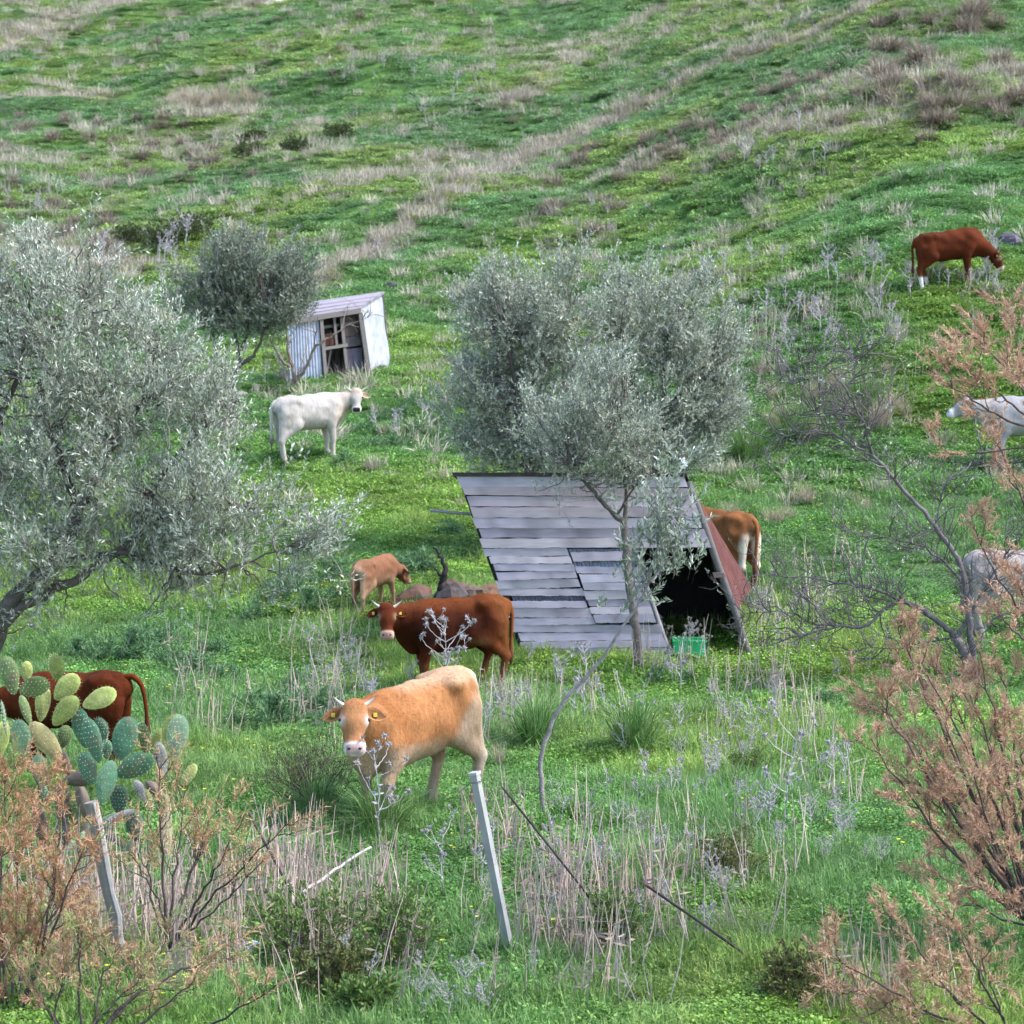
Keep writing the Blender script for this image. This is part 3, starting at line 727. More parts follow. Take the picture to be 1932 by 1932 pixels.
def coat_rear(V, hc, fit):
    n = n3(V, 0.28, 64.0); c = np.tile(A([0.235, 0.09, 0.03]), (len(V), 1)) * (0.75 + 0.5 * n)[:, None]
    c = mixc(c, (0.72, 0.62, 0.50), sstep(-0.77, -0.86, V[:, 0] - 0.06 * sstep(1.0, 0.7, V[:, 2])) * sstep(1.05, 0.8, V[:, 2]) * sstep(0.28, 0.45, V[:, 2]))
    c = mixc(c, (0.05, 0.03, 0.02), np.exp(-((V[:, 0] + 0.86) / 0.06) ** 2 - ((V[:, 1]) / 0.12) ** 2 - ((V[:, 2] - 1.05) / 0.13) ** 2) * 0.85)
    c = mixc(c, (0.12, 0.06, 0.03), sstep(0.45, 0.25, V[:, 2]) * 0.8)
    return face_marks(c, hc, fit, (0.6, 0.45, 0.3), (0.6, 0.5, 0.42), (0.4, 0.3, 0.27))

GRAZE = (0.42, 0, -0.92)
def cattle():
    cow('tan young cow with cream hindquarters facing the road beside the metal post', 764, 1545, 229, 1.05, coat_tan, (0.80, 0.15, 1.13), nose_down=0.62, steps=((0.05, 0), (-0.03, 0), (-0.10, 0), (0.16, 0)), horns=0.11, res=0.0135, deep=1.03, drop=0.11, fur=26000)
    cow('dark red-brown horned cow standing in front of the plank shed', 842, 1304, 197, 0.93, coat_red, (0.88, 0.16, 1.22), nose_down=0.64, steps=((0.0, 0), (-0.1, 0), (-0.06, 0), (0.12, 0)), horns=0.13, res=0.015, deep=1.04, fur=16000)
    cow('white horned cow turning its head below the small corrugated hut', 592, 870, 33, 0.98, coat_white, (0.86, -0.22, 1.30), nose_down=0.66, steps=((0.03, 0), (0.0, 0), (0.08, 0), (-0.05, 0)), horns=0.21, tags=(0, 1))
    cow('small light brown calf grazing beside the stone heap', 712, 1155, 58, 0.64, coat_calf, (0.86, -0.06, 0.92), nose=unit((0.62, -0.1, -0.78)), steps=((0, 0), (0.1, 0), (0.06, 0), (-0.08, 0)), horns=0, tags=(0, 1), fat=0.9, youth=0.6)
    cow('red-brown cow with white hind feet grazing high on the slope', 1796, 537, 2, 0.92, coat_socks, (1.02, 0.0, 0.70), nose=unit(GRAZE), steps=((0.02, 0), (-0.02, 0), (0.12, 0), (-0.05, 0)), horns=0.12, socks=True)
    cow('white cow in profile walking with raised head behind the right tamarisk', 1925, 888, 182, 1.05, coat_grey, (0.94, 0.0, 1.20), nose=unit((0.80, 0.0, -0.45)), horns=0.17, steps=((0.1, 0), (-0.1, 0), (0.08, 0), (-0.1, 0)))
    cow('pale grey cow half hidden behind the leafless grey tree', 1930, 1196, 4, 0.95, lambda V, hc, fit: coat_grey(V, hc, fit) * A([1.12, 1.0, 0.9]), (1.0, 0, 0.9), nose=unit(GRAZE), horns=0.1)
    cow('golden brown cow with pale rump standing behind the plank shed', 1346, 1114, 132, 0.98, coat_rear, (0.9, 0, 1.1), nose=unit((0.7, 0, -0.6)), horns=0.1)
    cow('dark red cow with its tail out behind the prickly pear', 122, 1462, 168, 0.83, coat_dark, (1.0, 0.0, 0.95), nose=unit(GRAZE), horns=0.08, tail='out', fur=12000)
cattle()

# ------------------------------------------------------------------ plank shed, leaning
def shed():
    Yw = float(ground(1080, 1236)[1]); sc = F0 / Yw; K = Yw / 36.2
    base = pt(983, 1232, Yw); gx = base[0]; z0 = base[2]
    LEAN = 0.355; W, Ht = 3.18, 2.50
    def w3(s_, y_, t_):      # along the wall, behind the wall face, up
        s_, y_, t_ = np.broadcast_arrays(np.asarray(s_, float), np.asarray(y_, float), np.asarray(t_, float)); s_ = s_ * K; t_ = t_ * K
        return np.stack([gx + s_ - LEAN * t_ + 0.03 * y_, Yw + y_ - 0.02 * s_, z0 + t_ + 0.012 * s_ * (1 - t_ / 2.5)], -1)
    f3 = lambda V: w3(V[:, 0], V[:, 1], V[:, 2])
    root = thing('plank_shed', 'leaning grey plank shed with a dark doorway behind the slender olive', 'shed', (gx + W / 2, Yw, gz(gx + W / 2, Yw)))
    off = root.location
    rng = np.random.default_rng(2)
    def tt(y): return (1190 - y) * 0.00233
    rows_full = [(115, 180), (180, 235), (235, 300), (300, 365), (365, 430), (430, 490), (490, 550)]
    left = [(550, 600), (600, 645), (645, 690), (690, 740), (740, 795), (795, 842), (872, 915), (915, 975), (975, 1020)]
    right = [(572, 630), (665, 710), (710, 760), (760, 810), (810, 865), (865, 910), (910, 955), (955, 1008)]
    low = [(1020, 1065), (1065, 1118), (1118, 1162), (1162, 1225), (1225, 1290)]
    def plank(a, b, s0, s1):
        t1, t0 = tt(a), tt(b)
        v = rng.uniform(0.72, 1.12); base_c = A([0.45, 0.40, 0.455]) * v * A([rng.uniform(0.96, 1.05), 1, rng.uniform(0.95, 1.05)])
        y0 = -0.012 + rng.uniform(-0.01, 0.006); tl = rng.normal(0, 0.006)
        b_ = MB(); n = 26; ss = np.linspace(s0, s1, n)
        wob0 = rng.normal(0, 0.003, n); wob1 = rng.normal(0, 0.003, n); wob1[[0, -1]] += rng.normal(0, 0.006, 2)
        bow = rng.normal(0, 0.006) * np.sin(np.linspace(0, 3.14, n))
        lo_ = t0 + wob0 + tl * np.linspace(-1, 1, n) + 0.0015; hi_ = t1 + wob1 + tl * np.linspace(-1, 1, n) - 0.0045
        # four edges of the board: lower edge laps outwards
        ring = [w3(ss, y0 - 0.016 + bow, lo_), w3(ss, y0 - 0.012 + bow, hi_), w3(ss, y0 + 0.016 + bow, hi_), w3(ss, y0 + 0.008 + bow, lo_)]
        V = np.stack(ring, 1).reshape(-1, 3)
        F = [[i * 4 + j, (i + 1) * 4 + j, (i + 1) * 4 + (j + 1) % 4, i * 4 + (j + 1) % 4] for i in range(n - 1) for j in range(4)]
        F += [[0, 1, 2, 3], [4 * n - 1, 4 * n - 2, 4 * n - 3, 4 * n - 4]]
        shade = 1 + 0.16 * (np.repeat(vnoise(ss * 7, np.full(n, a * 0.31), 1.0, a), 4) - 0.5) * 2
        dark = np.repeat(sstep(0.62, 0.85, vnoise(ss * 4, np.full(n, a * 0.17), 1.0, 40.0)), 4)
        c = base_c[None] * shade[:, None] * (1 - 0.2 * dark[:, None])
        b_.add(V, F, c)
        obj('plank', b_.mesh('plank', M_WOOD, off), root)
    J = lambda: rng.uniform(-0.035, 0.035)
    for a, b in rows_full: plank(a, b, J(), W + J() * 0.6)
    for a, b in left: plank(a, b, 0.02 + J(), 1.18 + J() * 0.5)
    for a, b in right: plank(a, b, 1.20 + J() * 0.5, 2.06 + J() * 0.3)
    for a, b in low: plank(a, b, 0.03 + J(), 2.08 + J() * 0.4)
    # corrugated sheet behind the gaps
    def corr(name, s0, s1, t0, t1, y, pitch, amp, c, m, parent=root):
        n = int((s1 - s0) / pitch * 6); ss = np.linspace(s0, s1, n); yy = y + amp * np.sin(ss / pitch * 6.283)
        V = np.stack([w3(ss, yy, t0), w3(ss, yy, t1)], 1).reshape(-1, 3)
        F = [[2 * i, 2 * i + 2, 2 * i + 3, 2 * i + 1] for i in range(n - 1)]
        return obj(name, MB().add(V, F, c).mesh(name, m, off), parent)
    corr('corrugated_sheet', 1.15, 2.05, tt(680), tt(560), 0.06, 0.055, 0.010, (0.26, 0.30, 0.40), M_METAL)
    corr('corrugated_sheet', 0.15, 1.25, tt(900), tt(820), 0.06, 0.055, 0.010, (0.15, 0.17, 0.23), M_METAL)
    # frame: corner posts, door posts, rails, sides, back, roof
    def post(name, s_, y_, t0, t1, r, c, ds=0.0, sides=8):
        t = np.linspace(t0, t1, 6); P = w3(s_ + ds * (t - t0), np.full(6, y_), t); P[:, 0] += rng.normal(0, 0.006, 6)
        return obj(name, MB().tube(P, r * rng.uniform(0.92, 1.06, 6), sides, c).mesh(name, M_WOOD, off, True), root)
    cpost = post('corner_post', W + 0.03, 0.045, -0.55, 2.42, 0.052, (0.14, 0.13, 0.13))
    post('corner_post', 0.05, 0.10, -0.4, 2.46, 0.05, (0.10, 0.09, 0.085))
    post('door_post', 2.09, 0.06, -0.4, 1.5, 0.035, (0.30, 0.28, 0.29))
    obj('latch_plate', MB().box((W - 0.09, -0.05, 1.06), (W + 0.07, -0.02, 1.13), (0.16, 0.12, 0.11), f3).mesh('latch', M_DARK, off), cpost)
    obj('nailed_strip', MB().box((2.10, -0.045, 1.18), (2.14, -0.02, 1.52), (0.28, 0.26, 0.27), lambda V: w3(V[:, 0] + 0.16 * (1.5 - V[:, 2]), V[:, 1], V[:, 2])).mesh('nailed_strip', M_WOOD, off), root)
    D = 2.3
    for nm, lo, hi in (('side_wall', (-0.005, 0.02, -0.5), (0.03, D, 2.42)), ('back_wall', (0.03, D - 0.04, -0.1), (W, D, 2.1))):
        obj(nm, MB().box(lo, hi, (0.022, 0.02, 0.02), f3).mesh(nm, M_DARK, off), root)  # walls near-black: shade of the interior is put into their colour
    obj('side_wall', MB().box((W - 0.02, 0.14, -0.3), (W + 0.01, D, 2.2), (0.022, 0.02, 0.02), f3).mesh('side_wall', M_DARK, off), root)  # inner face darkened in colour too, so the doorway stays black
    def roof(V):
        V = V.copy(); V[:, 2] -= 0.17 * np.maximum(V[:, 1], 0); return f3(V)
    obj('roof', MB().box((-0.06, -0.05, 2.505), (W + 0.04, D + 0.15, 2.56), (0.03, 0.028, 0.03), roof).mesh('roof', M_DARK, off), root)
    rag = MB(); 
    a = np.linspace(0, math.pi, 7); bb = np.linspace(0, 2 * math.pi, 10)
    P = A([[math.sin(x) * math.cos(y), math.sin(x) * math.sin(y), math.cos(x)] for x in a for y in bb])
    # rusty sheet leaning on the far side
    A0 = w3(W + 0.08, 0.12, 2.40); A1 = w3(W + 0.06, 0.9, 2.2); B0 = pt(1418, 1108, Yw + 1.7); B1 = pt(1392, 1150, Yw + 0.35)
    n, m = 46, 6; V = []
    for i in range(n):
        u = i / (n - 1); tp = A0 * (1 - u) + A1 * u; bt = B1 * (1 - u) + B0 * u
        for j in range(m):
            q = j / (m - 1); p = tp * (1 - q) + bt * q; p = p + A([0.6, -0.6, 0.5]) * 0.011 * math.sin(u * 60); V.append(p)
    F = [[i * m + j, (i + 1) * m + j, (i + 1) * m + j + 1, i * m + j + 1] for i in range(n - 1) for j in range(m - 1)]
    sh = obj('rusty_sheet', MB().add(A(V), F, (0.095, 0.03, 0.026)).mesh('rusty_sheet', M_RUST, off, True), root); sh['label'] = 'red-brown rusted corrugated sheet leaning on the side'
    # rods sticking out on the uphill side
    def rod(p0, p1, r, c, label):
        o = thing('iron_rod', label, 'rod', p0)
        obj('bar', MB().tube(A([p0, p1]), r, 6, c).mesh('bar', M_METAL, p0, True), o)
    obj('pole_end', MB().tube(A([pt(812, 963, Yw + 0.5), w3(0.1, 0.5, tt(372))]), 0.022, 6, (0.25, 0.25, 0.27)).mesh('pole_end', M_METAL, off, True), root)
    # crumpled cloth lying on the roof corner
    pr = pt(1288, 874, Yw + 0.1); k = 1 + 0.25 * np.random.default_rng(4).normal(size=(len(P), 1)) * 0.6
    V = pr + P * k * A([0.075, 0.07, 0.065]); cc = np.where((P[:, 0] < -0.55)[:, None], A([[0.03, 0.03, 0.035]]), A([[0.62, 0.66, 0.72]]))
    ff = [[i * 10 + j, i * 10 + j + 1, i * 10 + j + 11, i * 10 + j + 10] for i in range(6) for j in range(9)]
    obj('cloth_bundle', MB().add(V, ff, cc).mesh('cloth_bundle', M_TAG, pr, False), loc=pr, label='small white and black bundle lying on the plank shed roof corner', cat='bundle')
    # green crate at the doorway
    cg = ground(1300, 1236); r = thing('plastic_crate', 'bright green plastic crate at the plank shed doorway', 'crate', cg)
    for nm, lo, hi in (('panel', (-0.22, -0.16, 0), (0.22, -0.145, 0.2)), ('panel', (-0.22, 0.145, 0), (0.22, 0.16, 0.2)), ('panel', (-0.22, -0.144, 0), (-0.205, 0.144, 0.2)), ('panel', (0.205, -0.144, 0), (0.22, 0.144, 0.2)), ('bottom', (-0.204, -0.144, 0.01), (0.204, 0.144, 0.025)), ('rim', (-0.235, -0.18, 0.2), (0.235, -0.14, 0.225)), ('rim', (-0.235, 0.14, 0.2), (0.235, 0.18, 0.225))):
        obj(nm, MB().box(lo, hi, (0.03, 0.42, 0.15)).mesh(nm, M_TAG), r)
shed()

# ------------------------------------------------------------------ small corrugated hut on the slope
def hut():
    Yf = float(ground(*((600 + 520 * 0.3106) * 0.759, (650 + 965 * 0.3106) * 0.759))[1]) - 0.3
    c = lambda cx, cy: ((600 + cx * 0.3106) * 0.759, (650 + cy * 0.3106) * 0.759)
    FL0, FL1 = pt(*c(388, 965), Yf), pt(*c(372, 468), Yf)
    FR0, FR1 = pt(*c(1015, 885), Yf + 0.75), pt(*c(948, 385), Yf + 0.75)
    BR0, BR1 = pt(*c(1192, 778), Yf + 2.0), pt(*c(1137, 262), Yf + 1.9)
    BL1 = FL1 + (BR1 - FR1); BL0 = FL0 + (BR0 - FR0)
    g = A([FL0[0] * .5 + FR0[0] * .5, Yf + 0.4, 0]); g[2] = gz(g[0], g[1])
    root = thing('corrugated_hut', 'small grey corrugated metal hut with an open front above the white cow', 'hut', g)
    def bil(a, b, c_, d, u, v): return (a * (1 - u) + b * u) * (1 - v) + (c_ * (1 - u) + d * u) * v
    def sheet(name, a, b, c_, d, waves, amp, col, m, nrm, nv=2, dent=0.0):
        n = max(2, int(waves * 6)); V = []
        for i in range(n + 1):
            for j in range(nv + 1):
                u, v = i / n, j / nv
                V.append(bil(a, b, c_, d, u, v) + nrm * (amp * math.sin(u * waves * 6.283) + dent * (vnoise(u * 5, v * 5, 1, 3.0) - 0.5)))
        F = [[i * (nv + 1) + j, (i + 1) * (nv + 1) + j, (i + 1) * (nv + 1) + j + 1, i * (nv + 1) + j + 1] for i in range(n) for j in range(nv)]
        return obj(name, MB().add(A(V), F, col).mesh(name, m, g), root)
    fn = unit(np.cross(FR0 - FL0, FL1 - FL0)); sn = unit(np.cross(BR0 - FR0, FR1 - FR0))
    def P(u, v, out=0.0): return bil(FL0, FR0, FL1, FR1, u, v) + fn * out
    dn = A([0, 0, 0.25])
    sheet('corrugated_sheet', P(0, 0) - dn, P(0.42, 0) - dn, P(0, 0.93), P(0.42, 0.96), 11, 0.012, (0.36, 0.40, 0.50), M_METAL, fn)
    sw = sheet('side_sheet', FR0 - dn, BR0 - dn, FR1, BR1, 3, 0.004, (0.44, 0.45, 0.50), M_METAL, sn, 6, 0.06)
    sheet('side_sheet', BL0 - dn, FL0 - dn, BL1, FL1, 8, 0.01, (0.30, 0.32, 0.36), M_METAL, sn)
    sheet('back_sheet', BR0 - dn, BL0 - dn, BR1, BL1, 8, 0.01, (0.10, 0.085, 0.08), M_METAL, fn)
    up3 = A([0, 0, 1.0]); ov = (FL1 - BL1) * 0.05
    # roof: loose laths and sheets
    rng = np.random.default_rng(9)
    ex = (FR1 - FL1)
    for i in range(7):
        v0, v1 = i / 7, (i + 1) / 7 - 0.015
        a, b, c_, d = bil(FL1 + ov, FR1 + ov, BL1, BR1, -0.03, v0), bil(FL1 + ov, FR1 + ov, BL1, BR1, 1.02, v0), bil(FL1 + ov, FR1 + ov, BL1, BR1, -0.03 + rng.uniform(0, .08), v1), bil(FL1 + ov, FR1 + ov, BL1, BR1, 1.02, v1)
        h_ = rng.uniform(0.02, 0.06); k = rng.uniform(0.75, 1.2)
        V = np.vstack([a, b, d, c_, a + up3 * h_, b + up3 * h_, d + up3 * h_ * rng.uniform(.3, 1.6), c_ + up3 * h_]); V[:, 2] += 0.012
        obj('roof_board', MB().add(V, [[0, 3, 2, 1], [4, 5, 6, 7], [0, 1, 5, 4], [1, 2, 6, 5], [2, 3, 7, 6], [3, 0, 4, 7]], A([0.22, 0.20, 0.225]) * k).mesh('roof_board', M_WOOD, g), root)
    def beam(name, p, q, r, col, m=M_WOOD, t=None):
        ax = unit(q - p); s1 = unit(np.cross(ax, fn)) * r; s2 = fn * r * 0.8
        V = A([p - s1 - s2, p + s1 - s2, p + s1 + s2, p - s1 + s2, q - s1 - s2, q + s1 - s2, q + s1 + s2, q - s1 + s2])
        return obj(name, MB().add(V, [[0, 3, 2, 1], [4, 5, 6, 7], [0, 1, 5, 4], [1, 2, 6, 5], [2, 3, 7, 6], [3, 0, 4, 7]], col).mesh(name, m, g), root)
    dk = A([0.20, 0.18, 0.17])
    beam('lintel', P(-0.02, 0.965, 0.04), P(1.0, 0.985, 0.04), 0.055, dk * 0.9)
    beam('door_post', P(0.45, -0.15, 0.02), P(0.45, 0.93, 0.02), 0.04, dk)
    beam('corner_post', P(1.0, -0.15, 0.03), P(0.99, 0.95, 0.03), 0.05, dk * 0.8)
    beam('window_bar', P(0.64, 0.48, -0.04), P(0.64, 0.93, -0.04), 0.03, dk * 0.8)
    beam('window_bar', P(0.74, 0.1, -0.05), P(0.74, 0.93, -0.05), 0.035, dk * 0.9)
    beam('window_rail', P(0.47, 0.46, -0.03), P(0.78, 0.47, -0.03), 0.035, dk)
    beam('window_rail', P(0.47, 0.8, -0.12), P(0.98, 0.8, -0.12), 0.03, dk * 0.7)
    # boards closing part of the opening
    for i, (u0, u1, v0, v1, cc) in enumerate(((0.76, 0.97, 0.78, 0.93, (0.07, 0.055, 0.05)), (0.76, 0.97, 0.60, 0.77, (0.085, 0.06, 0.055)), (0.77, 0.98, 0.43, 0.59, (0.10, 0.085, 0.09)), (0.77, 0.98, 0.02, 0.40, (0.11, 0.10, 0.13)), (0.47, 0.63, 0.5, 0.68, (0.14, 0.06, 0.045)))):
        a, b, c_, d = P(u0, v0, -0.1 - 0.01 * i), P(u1, v0, -0.1 - 0.01 * i), P(u1, v1, -0.1 - 0.01 * i), P(u0, v1, -0.1 - 0.01 * i)
        V = np.vstack([a, b, c_, d]); V = np.vstack([V, V - fn * 0.025])
        obj('board', MB().add(V, [[0, 1, 2, 3], [7, 6, 5, 4], [0, 4, 5, 1], [1, 5, 6, 2], [2, 6, 7, 3], [3, 7, 4, 0]], cc).mesh('board', M_DARK, g), root)
    beam('fallen_lath', P(0.5, 0.02, -0.2), P(0.6, 0.42, -0.25), 0.02, dk * 0.9)
hut()

# ------------------------------------------------------------------ trees
def wig(P, amp, rng, n=8):
    """resample a line with slight crookedness"""
    P = A(P, float); d = np.concatenate([[0], np.cumsum(np.linalg.norm(np.diff(P, axis=0), axis=1))])
    t = np.linspace(0, d[-1], max(n, len(P) * 4)); Q = np.stack([np.interp(t, d, P[:, i]) for i in range(3)], 1)
    k = np.array([0.25, 0.5, 0.25])
    for _ in range(2):
        for i in range(3): Q[1:-1, i] = np.convolve(Q[:, i], k, 'valid')
    e = rng.normal(0, amp, Q.shape); e[0] = 0
    return Q + e

def leaf_sprays(b, Pb, D, L, m, ll, lw, cols, rng):
    """twigs at Pb along D with m narrow leaves each"""
    n = len(Pb)
    t = np.tile(np.linspace(0.15, 1.05, m), (n, 1)) + rng.normal(0, 0.04, (n, m))
    droop = A([0, 0, -0.10]) * (t ** 2)[..., None]
    c = Pb[:, None] + D[:, None] * (t * L[:, None])[..., None] + droop * L[:, None, None]
    rv = rng.normal(size=(n, m, 3)); rv -= (rv * D[:, None]).sum(-1, keepdims=True) * D[:, None]
    rv /= np.linalg.norm(rv, axis=-1, keepdims=True) + 1e-9
    ld = D[:, None] * 0.8 + rv * rng.uniform(0.4, 1.0, (n, m, 1)); ld[..., 2] += 0.12
    ld /= np.linalg.norm(ld, axis=-1, keepdims=True)
    sd_ = np.cross(ld, rng.normal(size=(n, m, 3))); sd_ /= np.linalg.norm(sd_, axis=-1, keepdims=True) + 1e-9
    l_ = ll * rng.uniform(0.65, 1.25, (n, m, 1)); w_ = lw * rng.uniform(0.7, 1.2, (n, m, 1)) / 2
    V = np.stack([c, c + ld * l_ * 0.5 + sd_ * w_, c + ld * l_, c + ld * l_ * 0.5 - sd_ * w_], 2)
    k = rng.random((n, m, 1)); tw = rng.random((n, 1, 1)); k = np.clip(0.65 * k + 0.35 * tw, 0, 1)
    C = np.where(k < 0.5, A(cols[0]) * (1 - 2 * k) + A(cols[1]) * 2 * k, A(cols[1]) * (2 - 2 * k) + A(cols[2]) * (2 * k - 1))
    C = np.repeat(C[:, :, None], 4, 2)
    b.add(V.reshape(-1, 3), np.arange(n * m)[:, None] * 4 + A([[0, 1, 2, 3]]), C.reshape(-1, 3))

OLIVE = ((0.08, 0.11, 0.065), (0.30, 0.335, 0.25), (0.74, 0.75, 0.66))  # dark, mid, silvery; the palest also carries leaf highlights as colour
def olive(name, label, base, Y, limbs, blobs, ntwig, ll, lw, seed, cols=OLIVE, tw=(0.16, 0.34), m=15, up=0.55, dead=0, bark=(0.10, 0.085, 0.075), cat='tree', gap=0.36):
    rng = np.random.default_rng(seed); sc = F0 / Y
    root = thing(name, label, cat, base)
    tb = MB(); nodes_ = []
    for pl, r0, r1 in limbs:
        dz = 0.0; P = []
        off = rng.normal(0, 0.25)
        for i, q in enumerate(pl):
            k = i / max(1, len(pl) - 1)
            P.append(pt(q[0], q[1], Y + (q[2] if len(q) > 2 else off * k)))
        Q = wig(P, 0.006 + r0 * 0.08, rng, 14); nodes_.append(Q)
        v = rng.uniform(0.8, 1.2)
        tb.tube(Q, np.linspace(r0, r1, len(Q)) * rng.uniform(0.93, 1.07, len(Q)), 8, A(bark) * v)
    obj('trunk', tb.mesh('trunk', M_BARK, base, True), root)
    N = np.vstack([q[len(q) // 4:] for q in nodes_])
    bb = MB(); lb = MB(); tot = sum(b_[2] * b_[3] for b_ in blobs)
    for cx, cy, rx, ry, *ex in blobs:
        dd = ex[0] if ex else 0.0; dr = ex[1] if len(ex) > 1 else 0.8 * (rx + ry) / 2 / sc
        cen = pt(cx, cy, Y + dd); rad = A([rx / sc, dr, ry / sc])
        n = int(ntwig * rx * ry / tot)
        nc = max(3, int(n / 34)); cu = rng.normal(size=(nc, 3)); cu[:, 2] += 0.25; cu /= np.linalg.norm(cu, axis=1)[:, None]
        cr_ = rng.uniform(0.25, 1.0, (nc, 1)) ** 0.5 * rng.uniform(0.75, 1.12, (nc, 1)); cp = cen + cu * cr_ * rad
        out = unit(A([0, 0, 0.7])) + cu * 0.9; out /= np.linalg.norm(out, axis=1)[:, None]
        sz = rng.uniform(0.55, 1.35, nc); wt = sz ** 2; ci = rng.choice(nc, n, p=wt / wt.sum())
        sg = (0.11 + 0.05 * rad.mean())
        al = rng.normal(0, 1.0, (n, 1)) * sg * 1.5 * sz[ci][:, None]
        p = cp[ci] + out[ci] * al + rng.normal(0, 1, (n, 3)) * sg * 0.62 * sz[ci][:, None] * np.clip(1.15 - 0.5 * al / sg / 1.5, 0.3, 1.6)
        u = cu[ci] * 0.7 + out[ci] * 0.6; u /= np.linalg.norm(u, axis=1)[:, None]
        D = u * 0.6 + rng.normal(0, 0.4, (n, 3)) + A([0, 0, up]); D /= np.linalg.norm(D, axis=1)[:, None]
        L = rng.uniform(tw[0], tw[1], n)
        leaf_sprays(lb, p, D, L, m, ll, lw, cols, rng)
        # twig wood
        k = rng.random(n) < 0.55; pk, dk_, lk = p[k], D[k], L[k]; s_ = np.cross(dk_, rng.normal(size=dk_.shape)); s_ /= np.linalg.norm(s_, axis=1)[:, None]
        V = np.stack([pk - dk_ * 0.08 - s_ * 0.003, pk - dk_ * 0.08 + s_ * 0.003, pk + dk_ * lk[:, None] + s_ * 0.0012, pk + dk_ * lk[:, None] - s_ * 0.0012], 1)
        if len(pk): bb.add(V.reshape(-1, 3), np.arange(len(pk))[:, None] * 4 + A([[0, 1, 2, 3]]), A([0.17, 0.15, 0.13]))
        # branches from the limbs out to the crown
        for q in range(min(max(5, int(26 * rx * ry / tot * len(blobs))), 2 + n // 14)):
            e = p[rng.integers(0, n)]; j = np.argmin(((N - e) ** 2).sum(1) + rng.random(len(N)) * 0.3)
            a = N[j]; d_ = np.linalg.norm(e - a)
            if d_ > 2.6 or d_ < 0.15: continue
            mid = (a + e) / 2 + A([rng.normal(0, 0.08), rng.normal(0, 0.08), -0.10 * d_])
            r_ = min(0.026, 0.008 + 0.008 * d_)
            bb.tube(wig([a, mid, e], 0.008, rng, 8), np.linspace(r_, 0.003, 12)[:len(wig([a, mid, e], 0.0, rng, 8))], 5, A(bark) * rng.uniform(0.9, 1.7), cap=False)
        for q in range(int(dead * rx * ry / tot)):     # fine dead twigs hanging in the crown
            e = p[rng.integers(0, n)]; dv = A([rng.normal(0, 0.5), rng.normal(0, 0.5), rng.normal(-0.5, 0.4)]); l_ = rng.uniform(0.2, 0.5)
            bb.tube(wig([e, e + dv * l_ * 0.5, e + dv * l_ + A([0, 0, -0.08])], 0.008, rng, 6), np.linspace(0.004, 0.0015, 12), 3, A([0.24, 0.21, 0.20]) * rng.uniform(0.8, 1.3), cap=False)
    obj('branches', bb.mesh('branches', M_BARK, base, True), root, kind='stuff')
    obj('crown', lb.mesh('crown', M_LEAF, base), root)
    return root

